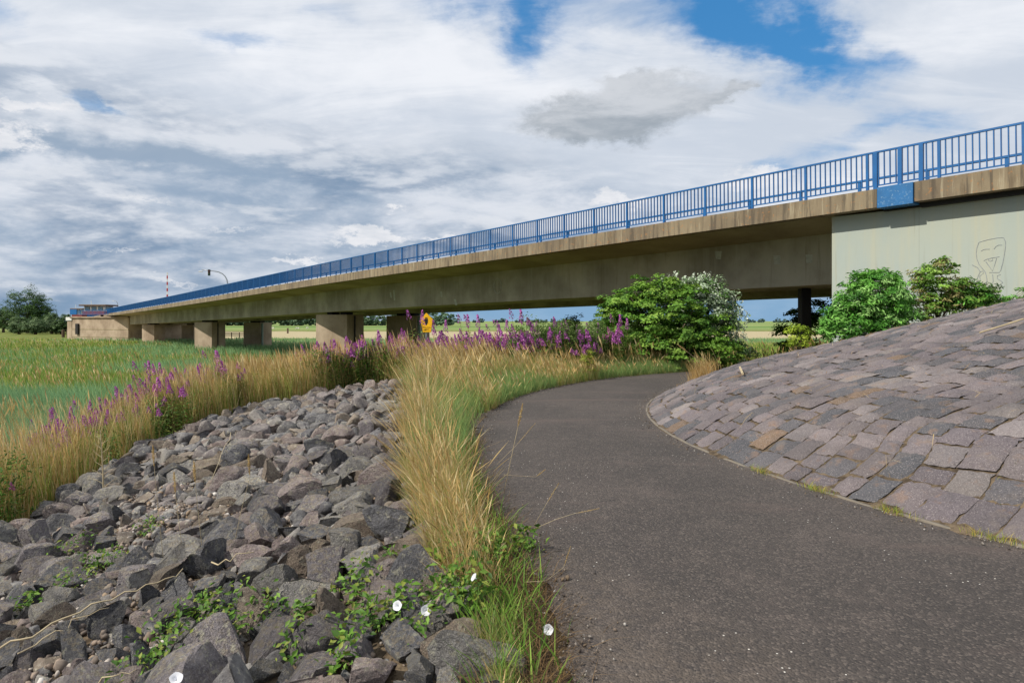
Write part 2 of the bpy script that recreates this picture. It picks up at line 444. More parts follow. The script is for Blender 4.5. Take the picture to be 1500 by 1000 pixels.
# grey stratocumulus sheet, denser towards the horizon
n_g = t.noise(t.mapv(ang, scale=(1, 2.1, 1)), 2.6, 9, .56, .25)
n_g2 = t.noise(t.mapv(ang, scale=(1, 1.7, 1), loc=(3, 1, 0)), 6.5, 11, .64, .25)
low = t.sstep(add(el, sc(az, .12)), .36, .05)
ga = t.sstep(add(sc(n_g, .7), sc(n_g2, .3), sc(low, .6), sc(blob(240, 230, 330, 45), .55), sc(blob(640, 270, 260, 50), .35), sc(blob(1450, 130, 200, 120), -.5)), .66, 1.10)
gsh = add(sc(n_g2, .8), sc(n_g, .7), sc(blob(300, 185, 330, 20), .16), sc(blob(180, 235, 320, 20), -.20), sc(blob(130, 305, 240, 26), .14), sc(blob(260, 372, 420, 26), -.10), sc(blob(60, 430, 200, 20), -.14), sc(blob(430, 300, 120, 20), -.10), sc(blob(700, 300, 220, 50), .12), sc(blob(60, 255, 120, 10), .1))
gc = t.mix(t.sstep(gsh, .60, .94), C((130, 156, 184)), C((222, 227, 236)))
gc = t.mix(sc(t.sstep(el, .17, .30), .55), gc, t.mix(t.sstep(gsh, .55, .9), C((160, 172, 184)), C((222, 226, 232))))
c = t.mix(sc(ga, .84), c, gc)
# slate blue depth low on the left
c = t.mix(sc(t.sstep(add(blob(40, 428, 200, 26), sc(blob(170, 352, 170, 14), .55), sc(blob(330, 395, 160, 12), .5), sc(n_g2, -.5), .22), .16, .8), .5), c, C((108, 142, 176)))
# heaped cumulus: bright where the cloud thins upwards, slate underneath
cu_v = t.mapv(ang, scale=(1, 1.6, 1), loc=(5.3, 2.1, 0))
n_c1 = t.noise(cu_v, 3.9, 10, .58, .1); n_c2 = t.noise(t.mapv(ang, scale=(1, 1.6, 1), loc=(5.3, 2.1 + .06, 0)), 3.9, 10, .58, .1)
reg = t.m('MULTIPLY', t.sstep(add(el, sc(az, .16)), .27, .15), t.sstep(el, -.02, .03))
cm = t.m('MULTIPLY', t.sstep(n_c1, .47, .56), reg)
lit = t.sstep(t.m('SUBTRACT', n_c1, n_c2), -.05, .10)
c = t.mix(sc(cm, .62), c, t.mix(lit, C((116, 142, 172)), C((226, 230, 237))))
# clear strip at the horizon, centre right
c = t.mix(sc(t.sstep(blob(980, 456, 420, 26, az, el), .1, .7), .85), c, C((128, 170, 206)))
# cumulus with soft grey body and ragged top
body = add(blob(940, 150, 135, 38, az3, el3, R(4)), sc(blob(855, 185, 90, 26, az3, el3), .85), sc(blob(1065, 142, 42, 9, az3, el3, R(18)), .65), sc(blob(905, 118, 30, 14, az3, el3), .5), sc(n_g2, .55))
ba = t.sstep(body, .46, 1.02)
bc = t.mix(t.sstep(add(n_g2, sc(t.m('SUBTRACT', el, .29), 2.2)), .34, .68), C((152, 162, 172)), C((206, 210, 216)))
c = t.mix(sc(ba, .85), c, bc)
# white heads
puff = add(blob(535, 345, 62, 9, az3, el3, R(4)), sc(blob(550, 334, 22, 9, az3, el3), .8), blob(900, 288, 42, 10, az3, el3), blob(1100, 262, 62, 15, az3, el3), sc(blob(655, 348, 34, 5, az3, el3), .8), sc(blob(440, 383, 55, 7, az3, el3), .75),
           sc(blob(60, 152, 60, 10, az3, el3), .9), sc(blob(15, 200, 36, 30, az3, el3), .95), sc(blob(340, 332, 75, 5, az3, el3), .55), sc(blob(575, 305, 20, 6, az3, el3), .7), sc(blob(170, 372, 60, 4, az3, el3), .5), sc(blob(255, 412, 60, 4, az3, el3), .6),
           sc(blob(210, 290, 70, 6, az3, el3), .6), sc(blob(60, 385, 40, 4, az3, el3), .4), sc(n_g2, .45))
c = t.mix(sc(t.sstep(puff, .46, 1.02), .85), c, t.mix(t.sstep(n_g2, .35, .6), C((220, 224, 231)), C((244, 244, 247))))
t.put(bg.inputs[0], c); bg.inputs[1].default_value = .1

sun = bpy.data.lights.new('sun', 'SUN'); sun.energy = 4.8; sun.angle = R(.6); sun.color = (1.0, .94, .84)
so = bpy.data.objects.new('sun', sun); COL.objects.link(so)
sd = Vector((math.sin(SUN_AZ) * math.cos(SUN_EL), math.cos(SUN_AZ) * math.cos(SUN_EL), math.sin(SUN_EL)))
so.rotation_euler = (-sd).to_track_quat('-Z', 'Y').to_euler(); so.location = sd * 50
cam = bpy.data.cameras.new('camera'); co = bpy.data.objects.new('camera', cam); COL.objects.link(co)
cam.lens = 24; cam.sensor_width = 36; cam.shift_y = -(500 - HORIZON) / 1500; cam.clip_end = 20000; cam.clip_start = .05
co.location = (0, 0, EYE); co.rotation_euler = (R(90), 0, 0); scene.camera = co
scene.view_settings.view_transform = 'Standard'; scene.view_settings.look = 'None'
scene.view_settings.exposure = 0; scene.view_settings.gamma = 1

# ------------------------------------------------------------ terrain
CX, CY, RC = 13.1, 10.1, 10.9            # centre and foot radius of the paved cone
FIELD = -2.6
def sm(x, a, b):
    q = np.clip((x - a) / (b - a), 0, 1); return q * q * (3 - 2 * q)
def RL(Y): return np.interp(Y, [-10, 0, 3, 3.7, 4.85, 7, 9.4], [21.2, 16.8, 14.78, 14.42, 14.08, 13.82, 13.62])
def XV(Y): return np.interp(Y, [0, 3, 4.4, 6.4, 9, 13, 16, 20], [.35, -.02, -.5, -.95, -1.4, -1.9, -2.2, -1.5])
_q = np.linspace(-.5, 12, 251); _z = np.interp(_q, [-.5, 0, .6, 1.07, 1.75, 3.34, 6.5, 9, 11], [-.24, .02, .32, .52, .75, 1.15, 2.02, 2.3, 2.35])
for _ in range(12): _z[1:-1] = (_z[:-2] + 2 * _z[1:-1] + _z[2:]) / 4
def cone_z(r): return np.interp(RC - r, _q, _z)
def height(X, Y):
    X = np.asarray(X, float); Y = np.asarray(Y, float)
    r = np.hypot(X - CX, Y - CY)
    k = np.interp(Y, [0, 4, 9, 11.5, 14, 16, 20, 26], [.16, .175, .2, .185, .145, .11, .09, .09])
    q = np.maximum(0, XV(Y) - X)
    z = -k * q * sm(q, -.6, .6) - .3 * np.maximum(0, -X - 7.6)
    Yt = np.interp(X, [-8, -2, 4, 12], [17, 18.5, 23.5, 24.5])
    z = z - .22 * np.maximum(0, Y - Yt)
    z = z + .05 * np.sin(X * 1.3 + Y * .7) * sm(-z, .1, .6) + .04 * np.sin(X * 2.9 - Y * 1.9) * sm(-z, .1, .6)
    z = np.where(r < RL(Y) + .15, np.minimum(z, -.02), z)
    z = np.where(r < RC, cone_z(r) - .016, z)
    # road embankment behind the wing wall
    e = (X - 25.3) * .796 + Y * .605; s = -(X - 25.3) * .605 + Y * .796
    emb = np.where((e > 0) & (s < 27), 2.3 * sm(e, -1, 1.5), -9)
    z = np.maximum(z, np.where(r < RC, -9, np.minimum(emb, 2.3 * sm(27 - s, -1, 6))))
    f = FIELD + .08 * np.sin(X * .11 + 1) * np.cos(Y * .09) 
    return np.where(z > f + .3, z, f + .3 * np.exp((np.minimum(z, f + .3) - f - .3) / .3))
def axis(lo, hi, a, b, step):
    core = list(np.arange(a, b, step)); out = core[:]
    g = step; x = core[-1]
    while x < hi: g *= 1.17; x += g; out.append(x)
    g = step; x = core[0]; pre = []
    while x > lo: g *= 1.17; x -= g; pre.append(x)
    return np.array(pre[::-1] + out)
gx = axis(-7000, 7000, -12, 22, .25); gy = axis(-300, 9000, -3, 34, .25)
GX, GY = np.meshgrid(gx, gy); GZ = height(GX, GY)
nx, ny = len(gx), len(gy)
idx = np.arange(nx * ny).reshape(ny, nx)
F = np.stack([idx[:-1, :-1], idx[:-1, 1:], idx[1:, 1:], idx[1:, :-1]], -1).reshape(-1, 4)
g = obj_np('ground', np.stack([GX, GY, GZ], -1).reshape(-1, 3), F, M_ground, smooth=True)
tag(g, kind='structure')
GCROP = (GX, GY)

# path
th = np.linspace(R(75), R(300), 420)
def path_pt(a, f):
    ya = CY + 14 * np.sin(a)
    rl = RL(ya) + .05 * np.sin(a * 61) + .03 * np.sin(a * 143 + 2) + .025 * np.sin(a * 310)
    rr = (RC - .12) * (1 - f) + rl * f
    return CX + rr * np.cos(a), CY + rr * np.sin(a)
rows = []
for f in np.linspace(0, 1, 14):
    x, y = path_pt(th, f); zz = .012 + .02 * np.sin(math.pi * f) + .006 * np.sin(x * 1.7) * np.cos(y * 1.3)
    rows.append(np.stack([x, y, zz], -1))
V = np.concatenate(rows); n = len(th)
idx = np.arange(len(V)).reshape(len(rows), n)
F = np.stack([idx[:-1, :-1], idx[1:, :-1], idx[1:, 1:], idx[:-1, 1:]], -1).reshape(-1, 4)[:, ::-1]
tag(obj_np('path', V, F, M_asph, smooth=True), kind='structure')

# kerb edging round the foot of the cone
a = np.linspace(R(118), R(292), 260); V = []
prof = [(RC + .015, .0), (RC + .015, .022), (RC - .02, .026), (RC - .03, .0)]
for (rr, zz) in prof: V.append(np.stack([CX + rr * np.cos(a), CY + rr * np.sin(a), zz + .006 * np.sin(a * 90)], -1))
V = np.concatenate(V); n = len(a); idx = np.arange(len(V)).reshape(4, n)
F = np.stack([idx[:-1, :-1], idx[:-1, 1:], idx[1:, 1:], idx[1:, :-1]], -1).reshape(-1, 4)
tag(obj_np('kerb', V, F, M_kerb), kind='structure')

# ------------------------------------------------------------ granite sett paving on the cone
PAL = [S(q_, .68) for q_ in ((146, 134, 133), (154, 144, 143), (141, 129, 130), (132, 122, 124), (160, 150, 145), (96, 97, 102), (86, 88, 94), (106, 104, 108), (122, 112, 116), (142, 116, 90))]
PW = np.array([15, 12, 14, 13, 7, 10, 8, 9, 13, 3.0]); PW /= PW.sum()
V, F, CC = [], [], []
nb = 0
NG = 7
uu = np.linspace(0, 1, NG)
def add_sett(r0, r1, a0, a1, skew):
    """one stone between radii r0>r1 and angles a0<a1; a domed, chipped slab"""
    global nb
    gap = .002 + random.random() * .009
    rm = (r0 + r1) / 2; ga = gap / rm
    c = [(r0 - gap, a0 + ga), (r0 - gap, a1 - ga), (r1 + gap, a1 - ga), (r1 + gap, a0 + ga)]
    c = [(q[0] + random.uniform(-.018, .018), q[1] + random.uniform(-.014, .014) / rm) for q in c]
    lift = random.gauss(0, .004); tr = random.gauss(0, .006); ta = random.gauss(0, .006)
    U, W = np.meshgrid(uu, uu)
    # pull edge rows inwards a little irregularly
    r = (c[0][0] * (1 - U) * (1 - W) + c[1][0] * U * (1 - W) + c[2][0] * U * W + c[3][0] * (1 - U) * W)
    an = (c[0][1] * (1 - U) * (1 - W) + c[1][1] * U * (1 - W) + c[2][1] * U * W + c[3][1] * (1 - U) * W)
    r = r + rng.normal(0, .006, r.shape); an = an + rng.normal(0, .006, r.shape) / rm
    edge = np.minimum(np.minimum(U, 1 - U), np.minimum(W, 1 - W))
    an = an + (.016 * np.sin(r * 1.3 + an * 5) + .004 * np.sin(r * 3.9 - an * 13)) * sm(RC - r, 0, 1.2); r = r + .045 * np.sin(an * 13 + r * .8) * sm(RC - r, .1, .8)
    x = CX + r * np.cos(an); y = CY + r * np.sin(an)
    z = cone_z(r) + .014 + lift + tr * (U - .5) + ta * (W - .5) - np.where(edge < .01, .026, 0) - np.where((edge > .01) & (edge < .2), .006, 0) + .006 * np.sin(math.pi * U) * np.sin(math.pi * W) + rng.normal(0, .004, r.shape)
    v = np.stack([x, y, z], -1).reshape(-1, 3)
    i = np.arange(NG * NG).reshape(NG, NG) + nb
    V.append(v); F.append(np.stack([i[:-1, :-1], i[:-1, 1:], i[1:, 1:], i[1:, :-1]], -1).reshape(-1, 4)); nb += NG * NG
    k = np.array(PAL[rng.choice(len(PAL), p=PW)]); k = (k * .9 + np.array(S((122, 112, 112), .78)) * .1) * random.uniform(.76, 1.18)
    CC.append(np.tile(k, (NG * NG, 1)))
for (ra, rb, wd) in ((RC - .03, 8.9, .27), (8.9, 7.0, .26), (7.0, 5.0, .25), (5.0, 3.2, .25), (3.2, 1.2, .28)):
    a = R(108)
    amax = R(290)
    while a < amax:
        wa = wd * random.uniform(.82, 1.2) / ((ra + rb) / 2)
        r = ra + (random.uniform(0, .15) if ra < 10 else 0)
        if ra < 10: r = ra
        while r > rb + .12:
            ln = random.choice((random.uniform(.19, .28), random.uniform(.22, .36), random.uniform(.28, .46)))
            if r - ln < rb + .16: ln = r - rb
            if ln > .48 and random.random() < .15:
                add_sett(r, r - ln, a, a + wa * .5, 0); add_sett(r, r - ln, a + wa * .5, a + wa, 0)
            else: add_sett(r, r - ln, a, a + wa, 0)
            r -= ln
        a += wa
me = np_mesh('paving', np.concatenate(V), np.concatenate(F), np.concatenate(CC))
pv = link('sett_slope', me, M_sett); tag(pv, kind='structure')
# ------------------------------------------------------------ road bridge
D = Vector((-.6052, .7961, 0)); N = Vector((.7961, .6052, 0)); O = Vector((25.3, 0, 0))
GR = -.01274                     # fall of the deck per metre
YAW = math.atan2(D.y, D.x)
def hump(s):
    return .16 * math.exp(-((s - 62) / 38) ** 2) - 1.3 * float(sm(np.float64(s), 190, 330))
def bz(s, H): return EYE + H + GR * s + hump(s)
def B(s, e, H): return O + D * s + N * e + Vector((0, 0, bz(s, H)))
def srange(a, b, st=5.0):
    n = max(1, int(round((b - a) / st))); return [a + (b - a) * i / n for i in range(n + 1)]
def extrude(name, prof, a, b, m, parent, st=5.0):
    mb = MB(); n = len(prof); ss = srange(a, b, st); vs = [B(s, e, H) for s in ss for e, H in prof]; fs = []
    for i in range(len(ss) - 1):
        for k in range(n): fs.append((i * n + k, i * n + (k + 1) % n, (i + 1) * n + (k + 1) % n, (i + 1) * n + k))
    fs.append(tuple(range(n))); fs.append(tuple((len(ss) - 1) * n + k for k in range(n))[::-1])
    mb.add(vs, fs); return mb.build(name, m, parent)
S0, S1, SE = -6.0, 196.0, 330.0
br = empty('road_bridge', (9.6, 21.6, 0))
tag(br, 'long concrete road bridge with blue railing crossing the marsh on blocky piers', 'bridge')
JA, JB = 23.55, 24.55
extrude('edge_beam', [(0, 3.5), (0, 4.03), (.42, 4.05), (.42, 3.5)], JB, SE, M_fascia, br)
extrude('edge_beam', [(0, 3.52), (0, 4.06), (.42, 4.08), (.42, 3.52)], S0, JA, M_fascia, br)
extrude('edge_beam', [(17.6, 3.5), (17.6, 4.05), (18.0, 4.03), (18.0, 3.5)], S0, SE, M_fascia, br)
slab = [(.42, 3.56), (.42, 3.93), (17.6, 3.93), (17.6, 3.56), (14.6, 3.36), (11.7, 3.36), (11.2, 3.5), (6.8, 3.5), (6.3, 3.36), (3.4, 3.36)]
extrude('deck_slab', slab, S0, SE, M_soffit, br)
for e0 in (3.4, 11.7):
    extrude('girder', [(e0, 1.58), (e0, 3.37), (e0 + 2.9, 3.37), (e0 + 2.9, 1.58)], 26.4, 192, M_web, br)
    extrude('girder', [(e0, 1.3), (e0, 3.37), (e0 + 2.9, 3.37), (e0 + 2.9, 1.3)], 207, SE, M_web, br)
extrude('road_surface', [(2.2, 3.934), (2.2, 3.975), (15.8, 3.975), (15.8, 3.934)], S0, SE, M_asph, br)
# joint cover
mb = MB(); mb.add([B(s, e, H) for s in (JA + .02, JB - .02) for e, H in ((-.035, 3.47), (-.035, 4.06), (.4, 4.07), (.4, 3.47))],
                  [(0, 1, 5, 4), (1, 2, 6, 5), (2, 3, 7, 6), (3, 0, 4, 7), (0, 3, 2, 1), (4, 5, 6, 7)])
mb.build('joint_cover', M_bluepanel, br, bevel=.008)
# abutment with pale painted wing wall
ab = MB(); ss = srange(S0, 26.15, 4)
TW = 3.47
prof = [(.55, -6), (.55, 1), (17.4, 1), (17.4, -6)]
vs = []
for s in ss:
    top = bz(s, 3.485 if s > 24.6 else 3.4)
    for e, zz in ((.55, -1.0), (.55, top), (17.4, top), (17.4, -1.0)):
        p = O + D * s + N * e; vs.append((p.x, p.y, zz))
fs = []
for i in range(len(ss) - 1):
    for k in range(4): fs.append((i * 4 + k, i * 4 + (k + 1) % 4, (i + 1) * 4 + (k + 1) % 4, (i + 1) * 4 + k))
fs += [(0, 1, 2, 3), tuple((len(ss) - 1) * 4 + k for k in range(4))[::-1]]
ab.add(vs, fs); abut = ab.build('abutment', M_abut, br)
# dark strips standing in for shade in the gap between edge beam and abutment
extrude('gap_shade_strip', [(.36, 3.40), (.36, 3.52), (.60, 3.52), (.60, 3.40)], S0, JA, M_dark, br)
extrude('gap_shade_strip', [(.44, 3.42), (.44, 3.56), (.50, 3.56), (.50, 3.42)], JA, JB, M_dark, br)
# repaired patches on the outer web
def wall_poly(e, pts, m, name, parent, th=.004):
    """pts as (px, py) of the picture laid on the vertical plane at offset e"""
    mb = MB(); E = 25.3 + e / .7961; v0 = []; v1 = []
    for px, py in pts:
        u = (px - 750) / 1000; s = (E - e * 0 - 0) ; Y = E / (u + .76022)
        X = u * Y; z = EYE + (HORIZON - py) / 1000 * Y
        p = Vector((X, Y, z)); v0.append(p - N * .001); v1.append(p - N * th)
    n = len(pts)
    mb.add(v0 + v1, [tuple(range(n)), tuple(range(n, 2 * n))[::-1]] + [(i, (i + 1) % n, n + (i + 1) % n, n + i) for i in range(n)])
    return mb.build(name, m, parent)
for q in ([(1133, 374), (1143, 374), (1143, 387), (1134, 387)], [(1180, 373), (1190, 373), (1190, 385), (1181, 385)],
          [(1047, 368), (1057, 368), (1056, 380), (1049, 379)], [(1054, 410), (1059, 409), (1058, 419), (1054, 419)],
          [(665, 438), (668, 438), (670, 447), (667, 447)], [(645, 427), (647, 427), (648, 435), (646, 435)], [(576, 425), (578, 425), (579, 440), (577, 440)], [(571, 428), (573, 428), (574, 436), (572, 436)]):
    wall_poly(3.4, q, M_pale, 'mortar_patch', br)
ring = [(725 + 0, 0)]
mb = MB()
def wall_pt(e, px, py, out=.006):
    E = 25.3 + e / .7961; u = (px - 750) / 1000; Y = E / (u + .76022)
    return Vector((u * Y, Y, EYE + (HORIZON - py) / 1000 * Y)) - N * out
mb.tube([wall_pt(3.4, 729 + 5.5 * math.cos(a_), 419 + 11 * math.sin(a_)) for a_ in np.linspace(0, 2 * math.pi, 17)], .02, 5, False)
mb.build('mortar_patch', M_pale, br)
# graffiti: a line-drawn face and three letters
strokes = [[(1434, 355), (1448, 351), (1461, 348.5), (1470, 348), (1473, 354), (1473, 362), (1471, 374), (1469, 385), (1466, 396), (1464, 399), (1456, 399), (1449, 399)],
           [(1434, 355), (1431, 363), (1430, 371), (1431, 379), (1434, 387), (1438, 392), (1443, 398), (1445, 404), (1446, 411), (1444, 415)],
           [(1437, 368), (1441, 365.5), (1445, 365), (1450, 365)], [(1456, 365), (1459, 361), (1463, 359), (1468, 359)],
           [(1441, 382), (1446, 379.5), (1452, 378), (1458, 377), (1464, 376)], [(1444, 383), (1449, 390), (1454, 397), (1457, 388), (1460, 378)],
           [(1448, 379), (1448.5, 382), (1451, 382.5), (1454, 381.5), (1454, 377.5)],
           [(1424, 388), (1432, 392), (1436, 398), (1433, 404), (1431, 410)], [(1435, 398), (1440, 397), (1441, 400), (1437, 403), (1435, 404), (1436, 411)],
           [(1454, 402), (1455, 412), (1452, 419), (1449, 421), (1446, 419)],
           [(1466, 402), (1461, 403.5), (1461, 408), (1466, 411), (1469, 414), (1465, 417), (1459, 416)]]
mb = MB()
for st_ in strokes:
    pp = [wall_pt(.55, *p, out=0.0) for p in st_]
    mb.tube(pp, .009, 5)
mb.build('graffiti', M_graf, abut)
# piers under both girders
PU = Vector((-math.cos(R(25)), math.sin(R(25)), 0)); PR = Vector((math.sin(R(25)), math.cos(R(25)), 0))
def block(c, L, W, z0, z1, m, name, parent, bev=.03, groove=True):
    mb = MB(); cs = [c + PU * (sx_ * L / 2) + PR * (sy_ * W / 2) for sx_, sy_ in ((-1, -1), (1, -1), (1, 1), (-1, 1))]
    mb.prism([(p.x, p.y) for p in cs], z0, z1); return mb.build(name, m, parent, bevel=bev)
for s, e, L in ((73.9, 4.85, 3.5), (76.4, 13.15, 3.6), (120.4, 4.85, 3.5), (125.5, 13.15, 3.6), (164, 4.85, 3.5), (170, 13.15, 3.6), (228, 4.85, 3.2), (232, 13.15, 3.2), (265, 4.85, 3.2), (270, 13.15, 3.2), (300, 4.85, 3.2)):
    c0 = O + D * s + N * e; top = bz(s, 1.58) - .22
    pr = block(c0, L, 2.4, -3.6, top, M_pier, 'pier', br)
    for k in (-.75, .75):
        mb = MB(); mb.prism([((c0 + PU * (k + dx_) + PR * dy_).x, (c0 + PU * (k + dx_) + PR * dy_).y) for dx_, dy_ in ((-.3, -.5), (.3, -.5), (.3, .5), (-.3, .5))], top + .002, top + .219)
        mb.build('bearing', M_dark, pr)
    if s < 130:
        mb = MB(); q = c0 + PU * (-L / 2 - .07) + PR * (-.2 if e < 8 else -.9)
        mb.tube([(q.x, q.y, -2.5), (q.x, q.y, top - .1)], .075 if e < 8 else .17, 8)
        mb.build('drain_pipe', M_silver if e > 8 else M_dark, pr)
# slender dark column close to the abutment
mb = MB(); q = Vector((.4285 * 26.6, 26.6, 0))
mb.prism([(q.x - .19, q.y - .19), (q.x + .19, q.y - .19), (q.x + .19, q.y + .19), (q.x - .19, q.y + .19)], -1.2, 2.86); mb.build('column', M_dark, br, bevel=.02)

# railing: continuous rails, posts and filled panels
rail = empty('railing', (0, 0, 0)); rail.parent = br; rail.location = B(0, .2, 4.03) - br.location
EB = .2
def rail_extrude(name, e, w_, h0, h1, a, b, parent, m):
    return extrude(name, [(e - w_, h0), (e - w_, h1), (e + w_, h1), (e + w_, h0)], a, b, m, parent, 4)
rail_extrude('handrail', EB, .035, 5.10, 5.15, S0, SE, rail, M_blue)
SP = 1.9
def local_mesh(name, boxes, m):
    mb = MB()
    for c_, sz in boxes: mb.box(c_, sz)
    me = bpy.data.meshes.new(name); me.from_pydata([tuple(v) for v in mb.v], [], mb.f)
    bm = bmesh.new(); bm.from_mesh(me); bmesh.ops.recalc_face_normals(bm, faces=bm.faces); bm.to_mesh(me); bm.free()
    me.materials.append(m); return me
post_me = local_mesh('post', [((0, 0, .535), (.075, .06, 1.07)), ((0, 0, .008), (.16, .14, .016))], M_blue)
bars = [((SP / 2, 0, .12), (SP - .078, .035, .035))]
NBAR = 12
for i in range(1, NBAR): bars.append(((i * SP / NBAR, 0, .6035), (.025, .045, .93)))
panel_me = local_mesh('panel', bars, M_blue)
ro = origin_of(rail)
def rot_at(s):
    sl = (bz(s + 1, 0) - bz(s, 0)); return (0, -math.atan(sl), YAW)
k0 = 12.0
ps = []
s = 24.9 - SP * 16
while s < 192: ps.append(s); s += SP
ps = sorted(ps)
# nearest 100 visible posts are objects of their own, the rest one mesh
vis = [s for s in ps if s > 5]
near = set(vis[:98])
far_posts = MB(); far_panels = MB()
def add_local(mb, me, s):
    M = Matrix.Translation(B(s, EB, 4.04)) @ Matrix.Rotation(YAW, 4, 'Z') @ Matrix.Rotation(rot_at(s)[1], 4, 'Y')
    mb.add([M @ v.co for v in me.vertices], [tuple(p.vertices) for p in me.polygons])
for s in ps + srange(200, SE - 2, SP):
    if s in near:
        o = link('post', post_me, None, rail, B(s, EB, 4.04) - ro); o.rotation_euler = rot_at(s)
        o = link('railing_panel', panel_me, None, rail, B(s, EB, 4.04) - ro); o.rotation_euler = rot_at(s)
    else:
        add_local(far_posts, post_me, s); add_local(far_panels, panel_me, s)
tag(far_posts.build('posts', M_blue, rail, recalc=False), kind='stuff')
tag(far_panels.build('railing_panels', M_blue, rail, recalc=False), kind='stuff')
# two heavy end posts at the joint
for s in (JA - .1, JB + .12, JA + .45):
    mb = MB(); b_ = B(s, EB, 4.04); mb.box((b_.x, b_.y, b_.z + .53), (.11, .09, 1.06), YAW); mb.build('post', M_blue, rail)
# vehicle barrier behind the railing
vb = empty('vehicle_barrier', (0, 0, 0)); vb.parent = br; vb.location = B(0, 2.0, 4.0) - br.location
for e in (2.0, 16.0):
    rail_extrude('barrier_rail', e, .05, 4.70, 4.76, S0, SE, vb, M_blue)
    rail_extrude('barrier_rail', e, .03, 4.30, 4.34, S0, SE, vb, M_blue)
    mb = MB()
    for s in srange(0, SE - 4, 2.0):
        b_ = B(s, e, 3.97); mb.box((b_.x, b_.y, b_.z + .37), (.09, .07, .74), YAW)
    tag(mb.build('barrier_posts', M_blue, vb, recalc=False), kind='stuff')
# far side railing
mb = MB()
for s in srange(0, SE, SP):
    b_ = B(s, 17.8, 4.04); mb.box((b_.x, b_.y, b_.z + .53), (.075, .06, 1.06), YAW)
fr = mb.build('far_railing', M_blue, br, recalc=False)
rail_extrude('handrail', 17.8, .035, 5.10, 5.15, S0, SE, fr, M_blue); 

# ------------------------------------------------------------ bascule pier with control houses
bp = empty('bascule_pier', (-84, 150, FIELD)); tag(bp, 'massive brown concrete pier block at the far left end of the bridge', 'bridge pier')
c1 = Vector((-82.6, 147, 0)); L, W = 19.2, 17.0
cc = c1 + PU * (L / 2) + PR * (W / 2)
ZT = 2.25
block(cc, L, W, -3.8, ZT, M_pier, 'wall', bp, .1)
block(cc, L + .7, W + .7, ZT + .004, ZT + .28, M_pier, 'coping', bp, .06)
block(c1 + PU * (L + .9) + PR * 2.0, 1.7, 4.0, -3.8, ZT - .6, M_pier, 'stair_tower', bp, .08)
block(c1 + PU * (L + .9) + PR * 2.0, 2.1, 4.4, ZT - .59, ZT + .2, M_white, 'coping', bp, .05)
for zz in (-.3, -2.0):
    mb = MB(); q = c1 + PU * (L / 2) - PR * .05
    mb.prism([((q + PU * dx_ + PR * dy_).x, (q + PU * dx_ + PR * dy_).y) for dx_, dy_ in ((-L / 2, 0), (L / 2, 0), (L / 2, .06), (-L / 2, .06))], zz, zz + .12)
    mb.build('formwork_joint', M_soffit, bp)
mb = MB(); q = c1 + PU * (L - 2.2) - PR * .2
mb.box((q.x, q.y, -.2), (.9, .35, 2.4), -R(25)); mb.build('ladder_box', M_dark, bp)
def control_house(px0, px1, Y, zb, zt, label, name='control_house'):
    x0 = (px0 - 750) / 1000 * Y; x1 = (px1 - 750) / 1000 * Y; w_ = x1 - x0; cxh = (x0 + x1) / 2
    h = empty(name, (cxh, Y + w_ * .4, zb)); tag(h, label, 'building')
    h1 = zb + (zt - zb) * .42
    def bx(nm, c_, sz, m, par=h, bev=0):
        mb = MB(); mb.box(c_, sz); return mb.build(nm, m, par, bevel=bev)
    cy = Y + w_ * .4; dp = w_ * .8
    bx('wall', (cxh, cy, (zb + h1) / 2), (w_, dp, h1 - zb), M_brickred)
    cab = bx('cabin', (cxh, cy, (h1 + zt) / 2), (w_ * .92, dp * .9, zt - h1 - .01), M_white)
    for i in range(3):
        xx = cxh - w_ * .3 + i * w_ * .3
        f_ = bx('window', (xx, Y + dp * .05 - .02, (h1 + zt) / 2), (w_ * .22, .1, (zt - h1) * .72), M_dark, cab)
        bx('pane', (xx, Y + dp * .05 - .08, (h1 + zt) / 2), (w_ * .2, .04, (zt - h1) * .62), M_glass, f_)
    for sd_ in (-1, 1):
        bx('window', (cxh + sd_ * w_ * .46, cy, (h1 + zt) / 2), (.1, dp * .6, (zt - h1) * .7), M_glass, cab)
    bx('roof', (cxh, cy, zt + .16), (w_ * 1.25, dp * 1.25, .3), M_roof, bev=.05)
    bx('roof_edge', (cxh, cy, zt + .34), (w_ * 1.15, dp * 1.15, .06), M_pale)
    mb = MB(); mb.tube([(x0 + w_ * .15, cy, zt + .37), (x0 + w_ * .15, cy, zt + 1.3)], .05, 6); mb.build('antenna', M_white, h)
    return h
control_house(121, 153, 156, ZT + .76, 5.0, 'wide control cabin with white window band on the bascule pier')
control_house(105, 120, 170, ZT + .2, 4.4, 'smaller control cabin behind and left of the wide one')
# blue railing round the pier head
mb = MB(); q0 = c1 + PU * (L + .1) - PR * .1
for kx in np.arange(0, 16, .45):
    q = c1 + PU * (3.2 + kx) - PR * .15; mb.box((q.x, q.y, ZT + 1.25), (.08, .05, 1.0), -R(25))
for hh in (.8, 1.75):
    q = c1 + PU * (3.2 + 8) - PR * .15; mb.box((q.x, q.y, ZT + hh), (16, .06, .07), -R(25))
mb.build('railing', M_blue, bp)
mb = MB(); q = c1 + PU * (L - 1.0) - PR * .3; mb.box((q.x, q.y, ZT + 1.4), (2.4, .1, 1.2), -R(25)); mb.build('sheet_panel', M_blue, bp, bevel=.02)
mb = MB(); q = c1 + PU * 2.3 - PR * .3; mb.box((q.x, q.y, ZT + 1.3), (1.4, .6, 1.3), -R(25)); mb.build('switch_cabinet', mat('pale blue paint', color=S((150, 190, 215))), bp, bevel=.02)

